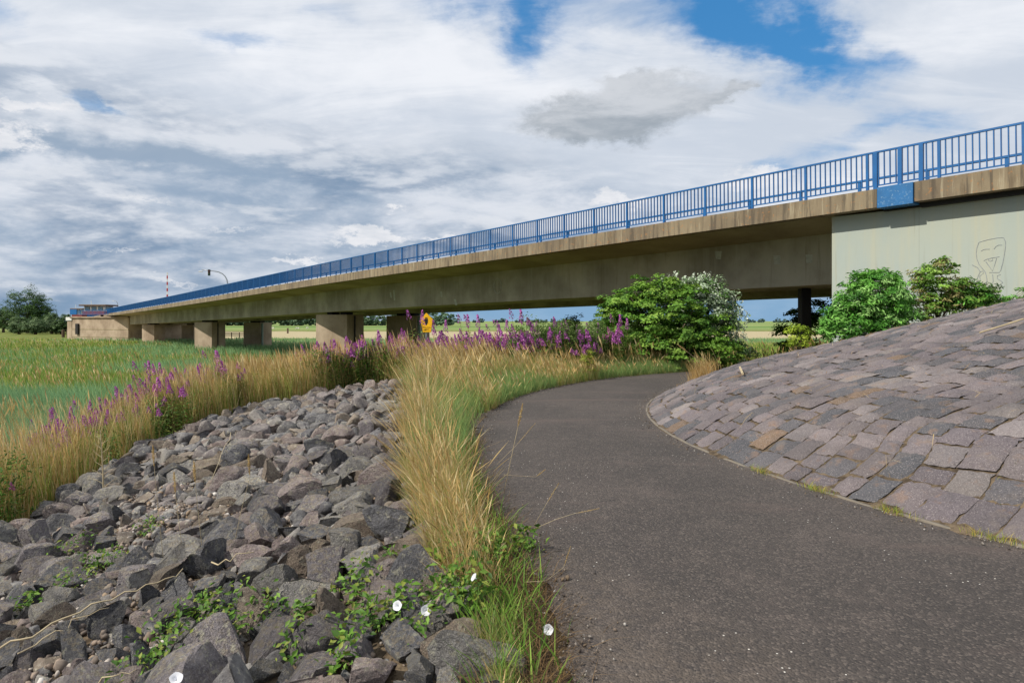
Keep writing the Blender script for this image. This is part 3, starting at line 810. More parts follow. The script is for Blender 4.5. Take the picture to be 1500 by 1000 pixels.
# ------------------------------------------------------------ masts standing on the bridge
def ontop(px, e):
    E = 25.3 + e / .7961; u = (px - 750) / 1000; Y = E / (u + .76022); s = (Y - .6052 * e) / .7961
    return B(s, e, 3.97), Y
b_, Y = ontop(245, 12)
h = empty('barrier_boom', b_); tag(h, 'raised red and white striped barrier boom standing upright on the bridge', 'barrier')
top = EYE + (HORIZON - 399) / 1000 * Y; seg = 12
hz = (top - b_.z - .9) / seg
mb = MB(); mb.box((b_.x, b_.y, b_.z + .5), (.6, .6, 1.0)); mb.build('motor_housing', M_zinc, h, bevel=.04)
for i in range(seg):
    mb = MB(); z0 = b_.z + .9 + i * hz; mb.box((b_.x, b_.y, z0 + hz / 2), (.34 - .012 * i, .16, hz - .004)); mb.build('boom_stripe', M_white if i % 2 else M_red, h)
b_, Y = ontop(334, 16.6)
h = empty('traffic_light', b_); tag(h, 'traffic light on a curved mast arm reaching out over the bridge', 'traffic light')
zt = EYE + (HORIZON - 397) / 1000 * Y; wd = Y / 1000
pts = [(b_.x, b_.y, b_.z)] + [(b_.x + (px - 334) * wd, b_.y, EYE + (HORIZON - py) / 1000 * Y) for px, py in ((333.5, 416), (332.5, 410), (330, 405), (326, 401), (320, 398.2), (312, 396.8), (304, 396), (295.5, 395.2))]
mb = MB(); mb.tube(pts, [.16, .13, .12, .11, .1, .1, .09, .08, .07], 8); mb.build('mast', M_zinc, h, smooth=True)
bx_ = b_.x + (306.8 - 334) * wd; bzz = EYE + (HORIZON - 399.3) / 1000 * Y
mb = MB(); mb.box((bx_, b_.y - .15, bzz), (.42, .3, 1.2)); hd = mb.build('signal_head', M_black, h, bevel=.04)
for k, cm in enumerate(('signal lens red', 'signal lens amber', 'signal lens green')):
    mm = mat(cm, color=[(.09, .015, .01), (.09, .05, .01), (.01, .07, .03)][k], rough=.3)
    mb = MB(); zc = bzz + .36 - k * .36; mb.tube([(bx_, b_.y - .305, zc), (bx_, b_.y - .33, zc)], .13, 12); mb.build('lens', mm, hd)
mb = MB(); mb.box((b_.x + (294 - 334) * wd, b_.y, EYE + (HORIZON - 397.6) / 1000 * Y), (.8, .35, .16)); mb.build('lamp_head', M_white, h, bevel=.04)
b_, Y = ontop(172.6, 12)
h = empty('street_lamp', b_); tag(h, 'small curved street lamp on the bridge right of the control cabins', 'street lamp')
pts = [(b_.x + (px - 172.6) * Y / 1000, b_.y, EYE + (HORIZON - py) / 1000 * Y) for px, py in ((172.6, 456), (172.5, 446), (171.8, 443), (170, 441.2), (167.5, 440.6))]
mb = MB(); mb.tube(pts, .09, 6); mb.build('mast', M_zinc, h); q = pts[-1]
mb = MB(); mb.box((q[0] - .3, q[1], q[2]), (.8, .3, .15)); mb.build('lamp_head', M_white, h)
b_, Y = ontop(161.5, 9)
h = empty('warning_lamp', b_); tag(h, 'small red warning lamp post between the control cabins and the street lamp', 'warning lamp')
z_ = EYE + (HORIZON - 451) / 1000 * Y
mb = MB(); mb.tube([(b_.x, b_.y, b_.z), (b_.x, b_.y, z_ - .35)], .07, 6); mb.build('pole', M_white, h)
mb = MB(); mb.box((b_.x, b_.y, z_), (.5, .3, .7)); mb.build('lamp_box', M_red, h, bevel=.05)
# mooring dolphins
for k, (px, Y, hh, lb) in enumerate(((92.5, 176, 2.7, 'brown timber mooring post left of the bascule pier, the outer one'), (100, 172, 2.3, 'brown timber mooring post close against the bascule pier'), (23.5, 240, 2.4, 'weathered brown timber post in the reeds below the big tree'))):
    x = (px - 750) / 1000 * Y; zt = EYE - (483 - HORIZON) / 1000 * Y if k < 2 else EYE - (480.5 - HORIZON) / 1000 * Y
    tw = MB()
    for q in range(4): tw.tube([(x + .18 * math.cos(q * 1.57), Y + .18 * math.sin(q * 1.57), FIELD - 1), (x + .14 * math.cos(q * 1.57), Y + .14 * math.sin(q * 1.57), zt + .1 * (q % 2))], .24, 7)
    o = tw.build('mooring_post', M_wood); tag(o, lb, 'post', 'timber mooring posts')

# ------------------------------------------------------------ nature reserve sign
Ys = 21.5; xs = (624.5 - 750) / 1000 * Ys
h = empty('nature_reserve_sign', (xs, Ys, float(height(xs, Ys)))); tag(h, 'yellow five-sided nature reserve sign with black owl on a pole', 'sign')
def sp(px, py, dy=0): return ((px - 750) / 1000 * Ys, Ys + dy, EYE + (HORIZON - py) / 1000 * Ys)
def flat(name, pts, m, par, y0, th):
    mb = MB(); n = len(pts); a_ = [sp(px, py, y0) for px, py in pts]; b2 = [sp(px, py, y0 + th) for px, py in pts]
    mb.add(a_ + b2, [tuple(range(n)), tuple(range(n, 2 * n))[::-1]] + [(i, (i + 1) % n, n + (i + 1) % n, n + i) for i in range(n)])
    return mb.build(name, m, par)
pent = [(624.5, 458), (634, 467.6), (631, 486.4), (619.5, 486.4), (615.8, 467.6)]
flat('rim', [(624.5, 457.5), (634.5, 467.4), (631.3, 486.8), (619.2, 486.8), (615.3, 467.4)], M_black, h, 0, .004)
bd = flat('board', pent, M_yellow, h, -.006, .005)
flat('owl_emblem', [(623.4, 464), (624, 465), (625.2, 465), (625.8, 464), (626.4, 466.2), (627, 469.5), (626.6, 473), (625.4, 475), (625, 476.3), (624.2, 476.3), (623.8, 475), (622.6, 473), (622.2, 469.5), (622.8, 466.2)], M_black, bd, -.009, .002)
for ex in (624.0, 625.3): flat('owl_eye', [(ex + .35 * math.cos(q), 466.6 + .35 * math.sin(q)) for q in np.linspace(0, 2 * math.pi, 9)[:-1]], M_yellow, bd, -.011, .0015)
for txt, py, szp in (('Naturschutz-', 479.3, 2.3), ('gebiet', 482.0, 2.3)):
    cu = bpy.data.curves.new('lettering', 'FONT'); cu.body = txt; cu.size = szp / 1000 * Ys * 1.05; cu.align_x = 'CENTER'; cu.align_y = 'CENTER'; cu.extrude = .001
    to = bpy.data.objects.new('lettering', cu); COL.objects.link(to); bpy.context.view_layer.update()
    me = bpy.data.meshes.new_from_object(to.evaluated_get(bpy.context.evaluated_depsgraph_get())); bpy.data.objects.remove(to)
    o = link('lettering', me, M_black, bd); o.rotation_euler = (R(90), 0, 0); q = sp(625, py, -.009)
    o.location = Vector(q) - origin_of(bd)
mb = MB(); q = sp(624.5, 470, .03); mb.tube([(q[0], q[1], float(height(xs, Ys)) - .3), (q[0], q[1], q[2])], .03, 8); mb.build('pole', M_zinc, h)

# gate fence and posts in the pasture under the bridge
def wfence(px0, px1, py0, py1, Y, label):
    zt = EYE - (py0 - HORIZON) / 1000 * Y; zb = EYE - (py1 - HORIZON) / 1000 * Y; x0 = (px0 - 750) / 1000 * Y; x1 = (px1 - 750) / 1000 * Y
    h = empty('wooden_fence', ((x0 + x1) / 2, Y, FIELD)); tag(h, label, 'fence')
    for k in range(3):
        mb = MB(); z_ = zb + (zt - zb) * (.25 + .35 * k); mb.box(((x0 + x1) / 2, Y, z_), (x1 - x0, .06, .16)); mb.build('rail', M_wood, h)
    for k in range(5):
        mb = MB(); xx = x0 + (x1 - x0) * k / 4; mb.box((xx, Y + .08, (FIELD - .3 + zt) / 2), (.16, .12, zt - FIELD + .3)); mb.build('post', M_wood, h)
wfence(316, 362, 486.5, 493, 150, 'dark wooden rail fence seen between the bridge piers')
mb = MB(); Y = 230; x = (421.5 - 750) / 1000 * Y
mb.tube([(x, Y, FIELD - .5), (x, Y, EYE - (480.5 - HORIZON) / 1000 * Y)], .3, 8)
tag(mb.build('mooring_post', M_wood), 'lone brown timber post in the pasture seen under the bridge', 'post', 'timber mooring posts')
# ------------------------------------------------------------ rocks
def rock_mesh(name, seed, m, sub=3):
    rs = random.Random(seed)
    bm = bmesh.new(); bmesh.ops.create_icosphere(bm, subdivisions=sub, radius=1.18)
    sq = Vector((rs.uniform(.9, 1.25), rs.uniform(.7, 1.0), rs.uniform(.55, .8)))
    planes = []
    for i in range(rs.randint(8, 12)):
        n_ = Vector((rs.gauss(0, 1), rs.gauss(0, 1), rs.gauss(0, .8))).normalized(); planes.append((n_, rs.uniform(.36, .72)))
    for v in bm.verts:
        p = v.co.copy() * 1.08
        for n_, dd in planes:
            q = p.dot(n_)
            if q > dd: p -= n_ * (q - dd)
        p += p.normalized() * (mnoise.noise(p * 2.2 + Vector((seed, 0, 0))) * .06 + mnoise.noise(p * 5 + Vector((0, seed, 0))) * .035 + mnoise.noise(p * 11 + Vector((0, 0, seed))) * .022)
        v.co = Vector((p.x * sq.x, p.y * sq.y, p.z * sq.z))
    me = bpy.data.meshes.new(name); bm.to_mesh(me); bm.free()
    if m is not None: me.materials.append(m)
    return me
NV = 20
kinds = [0, 1, 4, 2, 0, 1, 3, 4, 0, 1, 2, 0, 4, 1, 0, 3, 1, 0, 2, 4]
rmesh = [rock_mesh('boulder', 11 + i * 7, ROCKS[kinds[i]], 4) for i in range(NV)]
for m_ in rmesh:
    b_ = bmesh.new(); b_.from_mesh(m_)
    for f_ in b_.faces: f_.smooth = True
    for e_ in b_.edges:
        if len(e_.link_faces) == 2 and e_.calc_face_angle(0) > .26: e_.smooth = False
    b_.to_mesh(m_); b_.free()
KN = ['dark basalt', 'grey', 'pink granite', 'rust brown', 'purple grey']
def rock_left(Y): return np.interp(Y, [2, 6, 9, 12, 14, 16, 18.5], [-5.2, -5.5, -6.3, -6.9, -6.7, -6.0, -4.2])
def in_rocks(x, y): return (y > 1.2) & (y < 18.3 + .25 * np.sin(x * 3)) & (x > rock_left(y)) & (x < XV(y) - .02) & (y < 18.6 + (x + 3) * -.1)
def gravel_zone(x, y):
    """1 where small rubble shows between the boulders (middle left of the slope)"""
    return np.exp(-(((x + 3.4) / 1.5) ** 2 + ((y - 6.6) / 2.0) ** 2)) * 1.1 + np.exp(-(((x + 2.5) / .6) ** 2 + ((y - 3.7) / .5) ** 2)) + .7 * np.exp(-(((x + 4.4) / 1.0) ** 2 + ((y - 8.4) / 1.2) ** 2))
cell = {}
placed = []
def try_place(x, y, r, f=.80):
    cx_, cy_ = int(x // .6), int(y // .6)
    for i in range(cx_ - 1, cx_ + 2):
        for j in range(cy_ - 1, cy_ + 2):
            for (a, b, c_) in cell.get((i, j), ()):
                if (a - x) ** 2 + (b - y) ** 2 < (f * (r + c_)) ** 2: return False
    cell.setdefault((cx_, cy_), []).append((x, y, r)); placed.append((x, y, r)); return True
for (rmin, rmax, tries) in ((.145, .19, 7000), (.105, .145, 24000), (.07, .105, 46000), (.04, .07, 40000)):
    xs_ = rng.uniform(-8.5, .6, tries); ys_ = rng.uniform(1.3, 18.6, tries); ok = in_rocks(xs_, ys_); gz_ = gravel_zone(xs_, ys_)
    for x, y, o_, gq in zip(xs_, ys_, ok, gz_):
        if not o_: continue
        if rmin > .09 and gq > random.uniform(.2, 1.1): continue
        if rmin < .09 and gq > random.uniform(.5, 2.2): continue
        if rmin > .15 and random.random() > .55: continue
        if y < 1.9: continue
        # the photo's boulders grow larger low on the right, by the verge
        try_place(x, y, random.uniform(rmin, rmax) * .93 * (1.1 if y > 9 else (1.0 if y > 5 else (.95 if x > -1.6 else .74))), .80 if rmin > .1 else .74)
placed = [p for p in placed]
def px_of(x, y, z): return 750 + 1000 * x / y, HORIZON + 1000 * (EYE - z) / y
zs = height(np.array([p[0] for p in placed]), np.array([p[1] for p in placed]))
vis = [i for i, p in enumerate(placed) if p[1] > 2.2 and -40 < px_of(p[0], p[1], zs[i])[0] < 1540 and px_of(p[0], p[1], zs[i])[1] < 1040]
vis.sort(key=lambda i: -placed[i][2] / placed[i][1])
ind = set(vis[:297])
rest = [i for i in range(len(placed)) if i not in ind]
def where(px, py):
    a = 'at the bottom edge' if py > 940 else ('low on the slope' if py > 840 else ('halfway up the slope' if py > 720 else 'at the far end'))
    b_ = 'beside the grass verge' if px > 590 else ('right of centre' if px > 440 else ('in mid slope' if px > 260 else ('left of centre' if px > 110 else 'by the left edge')))
    return a, b_
for i in sorted(ind):
    x, y, r = placed[i]; k = random.randrange(NV); z = zs[i]
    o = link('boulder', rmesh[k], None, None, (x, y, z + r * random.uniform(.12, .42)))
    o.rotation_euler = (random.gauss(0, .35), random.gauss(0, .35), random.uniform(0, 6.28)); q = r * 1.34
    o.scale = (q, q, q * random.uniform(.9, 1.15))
    px, py = px_of(x, y, z); a_, c_ = where(px, py)
    szn = 'large' if r > .145 else ('middling' if r > .105 else 'small')
    tag(o, f'{szn} angular {KN[kinds[k]]} boulder {a_}, {c_}', 'boulder', f'{szn} {KN[kinds[k]]} boulders {a_}, {c_}')
lowm = [rock_mesh('low', 211 + i * 5, None, 3) for i in range(14)]
lv = []
for m_ in lowm:
    v = np.empty(len(m_.vertices) * 3); m_.vertices.foreach_get('co', v); f = np.array([p.vertices[:] for p in m_.polygons]); lv.append((v.reshape(-1, 3), f))
def euler_rot(n, tilt=.35):
    a = rng.uniform(0, 2 * np.pi, n); b = rng.normal(0, tilt, n); c = rng.normal(0, tilt, n)
    Rz = np.zeros((n, 3, 3)); Rz[:, 0, 0] = np.cos(a); Rz[:, 0, 1] = -np.sin(a); Rz[:, 1, 0] = np.sin(a); Rz[:, 1, 1] = np.cos(a); Rz[:, 2, 2] = 1
    Rx = np.zeros((n, 3, 3)); Rx[:, 0, 0] = 1; Rx[:, 1, 1] = np.cos(b); Rx[:, 1, 2] = -np.sin(b); Rx[:, 2, 1] = np.sin(b); Rx[:, 2, 2] = np.cos(b)
    Ry = np.zeros((n, 3, 3)); Ry[:, 1, 1] = 1; Ry[:, 0, 0] = np.cos(c); Ry[:, 0, 2] = np.sin(c); Ry[:, 2, 0] = -np.sin(c); Ry[:, 2, 2] = np.cos(c)
    return Rz @ Rx @ Ry
def scatter(meshes, P, scl, Rm, cols):
    V, F, CC = [], [], []; nb = 0
    pick = rng.integers(0, len(meshes), len(P))
    for k, (v, f) in enumerate(meshes):
        w_ = np.where(pick == k)[0]
        if not len(w_): continue
        vv = np.einsum('nij,vj->nvi', Rm[w_], v) * scl[w_, None, None] + P[w_, None, :]
        ff = f[None] + (np.arange(len(w_)) * len(v))[:, None, None] + nb
        V.append(vv.reshape(-1, 3)); F.append(ff.reshape(-1, f.shape[1])); CC.append(np.repeat(cols[w_], len(v), 0)); nb += vv.shape[0] * vv.shape[1]
    return np.concatenate(V), np.concatenate(F), np.concatenate(CC)
def f_rockstuff(t, b):
    p = t.pos(); c0 = t.attr(); n1 = t.noise(p, 7, 5, .65, .4); n2 = t.noise(p, 28, 5, .7)
    c = t.mix(t.sstep(n1, .4, .6), t.mix(1.0, c0, (.7, .68, .7), 'MULTIPLY'), c0)
    c = t.mix(t.m('MULTIPLY', t.sstep(n2, .52, .66), .5), c, S((160, 156, 146)))
    c = t.mix(t.m('MULTIPLY', t.sstep(n2, .45, .3), .6), c, S((44, 40, 42)))
    c = t.mix(t.m('MULTIPLY', t.sstep(t.noise(p, 14, 5, .7), .58, .66), .5), c, S((168, 162, 140)))
    t.put(b.inputs['Base Color'], c); t.put(b.inputs['Normal'], t.bump(t.m('ADD', n1, n2), .7, .03)); b.inputs['Roughness'].default_value = .9
M_rstuff = mat('small rocks', f_rockstuff)
RC_ = np.array([S((98, 97, 98)), S((130, 126, 120)), S((126, 113, 106)), S((118, 107, 94)), S((120, 113, 110)), S((108, 106, 105))])
P = np.array([(placed[i][0], placed[i][1], zs[i] + placed[i][2] * random.uniform(.1, .4)) for i in rest]); rr = np.array([placed[i][2] for i in rest]) * 1.32
v, f, cc_ = scatter(lv, P, rr, euler_rot(len(P)), RC_[rng.integers(0, 6, len(P))] * rng.uniform(.8, 1.2, (len(P), 1)))
print('riprap', len(rest)); tag(obj_np('riprap', v, f, M_rstuff, None, cc_), 'rubble of smaller grey and brown rocks filling the slope left of the path', 'rocks', kind='stuff')
# rubble, shell and gravel between the boulders
n = 90000
x = rng.uniform(-8.5, .4, n); y = rng.uniform(1.8, 17, n) ; ok = in_rocks(x, y) & (rng.uniform(0, 1, n) < np.clip(gravel_zone(x, y) * 1.3 + .10, 0, 1) * np.clip(7 / y, .2, 1)); x = x[ok]; y = y[ok]
bm = bmesh.new(); bmesh.ops.create_icosphere(bm, subdivisions=1, radius=1); pv_ = np.array([v_.co[:] for v_ in bm.verts]); pf_ = np.array([[q.index for q in f_.verts] for f_ in bm.faces]); bm.free()
peb = [(pv_ * rng.uniform(.55, 1.1, pv_.shape) * np.array([1, .8, .55]), pf_) for _ in range(8)]
pc = np.array([S((146, 130, 116)), S((126, 114, 104)), S((176, 166, 156)), S((104, 94, 88)), S((152, 132, 110)), S((204, 198, 190)), S((92, 86, 84))])
sz = rng.gamma(2.2, .0075, len(x)) + .007
v, f, cc_ = scatter(peb, np.stack([x, y, height(x, y) + sz * .3 + rng.uniform(0, .05, len(x)) * gravel_zone(x, y)], -1), sz, euler_rot(len(x), .8), pc[rng.choice(7, len(x), p=[.25, .2, .12, .18, .12, .04, .09])])
tag(obj_np('gravel', v, f, M_rubble, None, cc_), 'crumbled brown gravel and shell between the boulders', 'gravel', kind='stuff')
# grit along the path edges
n = 9000
a = rng.uniform(R(136), R(262), n); ya = CY + 14 * np.sin(a); side = rng.uniform(0, 1, n) < .8
rr_ = np.where(side, RL(ya) - np.abs(rng.normal(0, .16, n)) + .08, RC + .06 + np.abs(rng.normal(0, .1, n)))
x = CX + rr_ * np.cos(a); y = CY + rr_ * np.sin(a); ok = (y > 1.5); x = x[ok]; y = y[ok]; sz = rng.gamma(2, .0022, len(x)) + .002
v, f, cc_ = scatter(peb, np.stack([x, y, np.full(len(x), .02) + sz * .3], -1), sz, euler_rot(len(x), .8), pc[rng.integers(0, 7, len(x))] * .6)
tag(obj_np('grit', v, f, M_rubble, None, cc_), 'dark crumbs of grit and leaf litter along the path edge', 'grit', kind='stuff')

# ------------------------------------------------------------ grasses
def blades(P, h, w_, az_, lean, yaw, col, L=4, head=0.0, headcol=None, tipcol=None):
    """ribbons: P (N,3) roots; returns V,F,colour. head>0 gives a seed head that wide"""
    n = len(P)
    tt = np.array([0, .4, .72, .84, 1.0]) if np.any(head) else np.linspace(0, 1, L)
    L = len(tt)
    dirv = np.stack([np.cos(az_), np.sin(az_)], -1); wv = np.stack([np.cos(yaw), np.sin(yaw)], -1)
    V = np.zeros((n, L, 2, 3)); CC = np.zeros((n, L, 2, 3))
    for i, q in enumerate(tt):
        c_ = P.copy(); c_[:, :2] += dirv * (h * lean * q ** 1.8)[:, None]; c_[:, 2] += h * q * (1 - .35 * lean ** 2 * q)
        if np.any(head):
            ww = np.where(i <= 2, w_ * (.9 if i < 2 else .7), head if i == 3 else w_ * .2)
        else: ww = w_ * max(.06, (1 - q) ** .55) * (1 if i else .8)
        off = wv * (ww * .5)[:, None]
        V[:, i, 0] = c_; V[:, i, 1] = c_; V[:, i, 0, :2] -= off; V[:, i, 1, :2] += off
        cl = col if (headcol is None or i < 3) else headcol
        if tipcol is not None: cl = col * (1 - q) + tipcol * q
        CC[:, i] = cl[:, None, :]
    b = (np.arange(n) * L * 2)[:, None]; F = []
    for i in range(L - 1): F.append(np.concatenate([b + 2 * i, b + 2 * i + 1, b + 2 * i + 3, b + 2 * i + 2], 1))
    return V.reshape(-1, 3), np.concatenate(F), CC.reshape(-1, 3)
def merge(parts):
    V, F, CC = [], [], []; nb = 0
    for v, f, c_ in parts: V.append(v); F.append(f + nb); CC.append(c_); nb += len(v)
    return np.concatenate(V), np.concatenate(F), np.concatenate(CC)
VIVID = 1.0
def pick(cols, n, var=.15, p=None):
    cols = np.array([S(c_) for c_ in cols]) * VIVID; i = rng.choice(len(cols), n, p=p)
    return cols[i] * rng.uniform(1 - var, 1 + var, (n, 1))
def vnoise(x, y, s, seed=0):
    r_ = np.random.default_rng(seed); o = np.zeros(len(x)); 
    for k in range(6):
        a_ = r_.uniform(0, 6.28); f_ = s * r_.uniform(.6, 2.2); o += np.sin((x * np.cos(a_) + y * np.sin(a_)) * f_ + r_.uniform(0, 6.28))
    return o / 6 + .5
STRAW = [(208, 182, 126), (196, 166, 106), (218, 198, 150), (180, 146, 90), (204, 172, 114)]
OCHRE = [(188, 150, 92), (172, 134, 80), (200, 168, 110)]
GREEN = [(112, 148, 56), (92, 130, 46), (136, 164, 72), (104, 140, 60)]
BLUEG = [(136, 174, 110), (120, 162, 102), (152, 184, 116), (112, 150, 86)]
YGREEN = [(164, 178, 86), (150, 168, 78), (176, 182, 100)]
WIND = math.pi       # grass leans to the left
def roots(x, y, dz=0): return np.stack([x, y, height(x, y) + dz], -1)
def tuft(x, y, spread):
    return x + rng.normal(0, spread, len(x)), y + rng.normal(0, spread, len(y))
def grass(x, y, hmean, hvar, wd, cols, lean=(.15, .45), L=4, heads=0, headw=.016, p=None, wind=.75, headcols=STRAW, tip=None):
    n = len(x); h = hmean * rng.uniform(1 - hvar, 1 + hvar, n) if np.isscalar(hmean) else hmean * rng.uniform(1 - hvar, 1 + hvar, n)
    azv = np.where(rng.uniform(0, 1, n) < wind, WIND + rng.normal(0, .55, n), rng.uniform(0, 6.28, n))
    yaw = rng.normal(0, .7, n); ln = rng.uniform(lean[0], lean[1], n); w_ = wd * rng.uniform(.7, 1.4, n) if np.isscalar(wd) else wd * rng.uniform(.7, 1.4, n)
    P = roots(x, y, -.03)
    out = [blades(P, h, w_, azv, ln, yaw, pick(cols, n, .18, p), L, tipcol=None if tip is None else pick(tip, n, .15))]
    if heads:
        k = rng.uniform(0, 1, n) < heads; m_ = int(k.sum())
        if m_:
            yy = P[k][:, 1]
            out.append(blades(P[k], h[k] * rng.uniform(1.05, 1.35, m_), w_[k] * .55, azv[k], ln[k] * .8, yaw[k], pick(headcols, m_), 5, head=headw * rng.uniform(.7, 1.4, m_) * np.clip(yy / 14, .8, 2), headcol=pick(headcols, m_, .12)))
    return out
def field(name, parts, label, cat='grass', m=None):
    v, f, c_ = merge(parts); return tag(obj_np(name, v, f, m or M_grass, None, c_), label, cat, kind='stuff')
def dist_path(x, y): r = np.hypot(x - CX, y - CY); return r - RL(y)

# A marsh reeds and meadow, density falling with distance
def lod(n, y0, y1, pw=1.0):
    """depths y with density in the plane ~ 1/y^(1+pw)"""
    u = rng.uniform(0, 1, n); q = 1 - pw
    if abs(q) < 1e-6: return y0 * (y1 / y0) ** u
    return (y0 ** q + u * (y1 ** q - y0 ** q)) ** (1 / q)
parts = []
n = 190000
y = lod(n, 15, 150, 1.15); x = rng.uniform(-.95, .75, n) * y
z = height(x, y); keep = (z < -1.55) & ~in_rocks(x, y) & (dist_path(x, y) > 1.5)
keep &= ~((x > -11) & (y < 17)); x, y = x[keep], y[keep]
e = (x - 25.3) * .7961 + y * .6052
# colour zones: blue-green reed, yellow-green sedge, brownish grass close to the dyke
zn = vnoise(x, y, .07, 3) + .5 * (vnoise(x, y, .4, 5) - .5)
u_ = x / y
near = (y < 26) | ((y < 75) & (u_ > -.48 + .12 * zn))
band = (y > 30 + 8 * zn) & (y < 44 + 8 * zn) & (u_ < -.5)
k_st = near & (e < -2) ; k_bl = ~near & ~band & (zn > .36); k_yg = ~k_st & ~k_bl
jit = lambda k: (x[k], y[k])
def wfun(yy): return .008 + .00085 * yy
parts += grass(*jit(k_bl), np.interp(y[k_bl], [20, 60, 120], [1.2, 1.0, .7]), .3, wfun(y[k_bl]), BLUEG, (.15, .5), 3, 0, tip=[(150, 184, 130), (128, 170, 120)])
parts += grass(*jit(k_yg), np.interp(y[k_yg], [20, 60, 120], [.9, .8, .55]), .3, wfun(y[k_yg]), YGREEN + GREEN, (.15, .5), 3, .1, .03)
parts += grass(*jit(k_st), 1.0, .3, wfun(y[k_st]) * .8, STRAW[:3] + YGREEN * 2 + GREEN[:2], (.1, .4), 3, .25, .025)
field('reeds', parts, 'green and straw coloured reeds and grass covering the marsh', 'reeds')
# left corner of blue-green reed close by
n = 26000; x = rng.uniform(-24, -8.6, n); y = rng.uniform(12, 30, n); k = (height(x, y) < -1.3) & (x < -.62 * y) & (x > -1.0 * y); x, y = x[k], y[k]
field('reeds', grass(x, y, 1.35, .25, .02, BLUEG, (.2, .5), 4, 0, tip=[(140, 176, 126), (112, 156, 112)]), 'blue-green reed bed at the left edge beyond the straw grass', 'reeds')

# B tall straw grass at the foot of the boulders
n = 30000; y = rng.uniform(6.5, 22, n); off = np.abs(rng.normal(0, 1.2, n)); x = rock_left(np.minimum(y, 18)) + .15 - off
k = (vnoise(x, y, 1.6, 8) > .33) & (x > -1.05 * y) & ~in_rocks(x, y); x, y = x[k], y[k]
parts = grass(x, y, .82, .35, .0075, STRAW[:4] + YGREEN + OCHRE[:1] + GREEN[:2], (.08, .38), 4, .34, .012)
n = 26000; x = rng.uniform(-7.6, -2.6, n); y = rng.uniform(17.8, 23, n); k = ~in_rocks(x, y) & (vnoise(x, y, 1.3, 9) > .3); x, y = x[k], y[k]
parts += grass(x, y, .95, .3, .010, STRAW + YGREEN, (.08, .35), 4, .4, .02)
field('tall_grass', parts, 'tall straw coloured grass with seed heads along the far side of the boulders')

# C verge between boulders and path, close to the camera
def verge(n, y0, y1):
    y = lod(n, y0, y1, .2); lft = XV(y) - .05; rgt = CX - np.sqrt(np.maximum(0, RL(y) ** 2 - (y - CY) ** 2)) - np.interp(y, [3, 4, 5, 7, 8.5], [.12, .14, .16, .10, 0])
    q = rng.beta(1.5, 1.9, n); return lft + (rgt - lft) * q, y, q
VH = lambda y, q: np.interp(y, [2.6, 3.6, 5, 6, 9, 13], [.18, .27, .44, .58, .72, .76]) * (1 - .45 * np.abs(q - .4))
VW = lambda y: np.interp(y, [2.6, 6, 13], [.0030, .004, .0075])
FRESH = [(124, 148, 62), (144, 160, 76), (108, 134, 56), (162, 170, 88)]
SOFT = [(134, 164, 92), (150, 176, 104), (116, 152, 88), (166, 178, 106)]
x, y, q = verge(13000, 2.6, 13.5); gk = (y > 6.0) & (q > .36 - .03 * (y - 6)) & (vnoise(x, y, 1.8, 40) > .25); pt = vnoise(x, y, 2.6, 12) > .38
a_ = ~gk & pt
parts = grass(x[a_], y[a_], VH(y, q)[a_] * .74, .45, VW(y[a_]), FRESH + STRAW[:3] + YGREEN + SOFT[:2], (.15, .8), 5, 0, wind=.2)
parts += grass(x[gk], y[gk], VH(y, q)[gk] * .8, .35, VW(y[gk]), SOFT, (.2, .6), 5, .05, .008, wind=.6)
x, y, q = verge(5600, 2.6, 13.5); b_ = (vnoise(x, y, 2.0, 77) > .36) & ~((y > 6.5) & (q > .5))
parts += grass(x[b_], y[b_], VH(y, q)[b_] * 1.05, .4, VW(y[b_]) * .8, STRAW + OCHRE[:1], (.1, .85), 5, .45, .010, wind=.4)
x, y, q = verge(380, 3.4, 5.8)
parts += grass(x, y, np.full(len(x), .16), .5, .0075, [(120, 168, 52), (140, 184, 66), (100, 148, 48)], (.3, .9), 5, 0, wind=.2)
field('verge_grass', parts, 'dry straw and green grass tufts along the left edge of the asphalt')
# brown matted thatch lying on the path edge
n = 9000; y = lod(n, 2.6, 9, .2); rgt = CX - np.sqrt(np.maximum(0, RL(y) ** 2 - (y - CY) ** 2)); x = rgt - .07 + rng.normal(0, .10, n)
parts = grass(x, y, .17, .5, .004, [(120, 96, 64), (96, 76, 54), (146, 118, 78), (70, 56, 44)], (.8, 1.5), 4, 0, wind=.0)
n = 900; y = lod(n, 2.6, 9, .2); rgt = CX - np.sqrt(np.maximum(0, RL(y) ** 2 - (y - CY) ** 2)); x = rgt - .12 + rng.normal(0, .1, n)
parts += grass(x, y, .22, .4, .009, GREEN, (.2, .8), 4, 0, wind=.1)
field('thatch', parts, 'brown matted dead grass curling onto the path edge', 'dead grass')
# D soft blue-green grass along the curve of the path
n = 60000; a = rng.uniform(R(116), R(172), n); y0 = CY + 14 * np.sin(a); rr_ = RL(y0) + rng.uniform(0, 1, n) ** 1.3 * 2.4; x = CX + rr_ * np.cos(a); y = CY + rr_ * np.sin(a)
k = (x < 6.5) & (y > 11.2) & ~in_rocks(x, y); x, y, dd = x[k], y[k], rr_[k] - RL(y[k])
hh = .34 + .26 * np.clip(dd, 0, 1.2); bl = vnoise(x, y, .9, 4) > .36
parts = grass(x[bl], y[bl], hh[bl], .3, .0075, SOFT, (.2, .6), 4, .03, .02)
parts += grass(x[~bl], y[~bl], hh[~bl] * 1.05, .3, .0075, YGREEN + SOFT + STRAW[:2], (.2, .55), 4, .12, .018)
n = 9000; a = rng.uniform(R(120), R(172), n); rr_ = 13.62 + np.abs(rng.normal(0, .12, n)); x = CX + rr_ * np.cos(a); y = CY + rr_ * np.sin(a); k = (y > 10) & ~in_rocks(x, y)
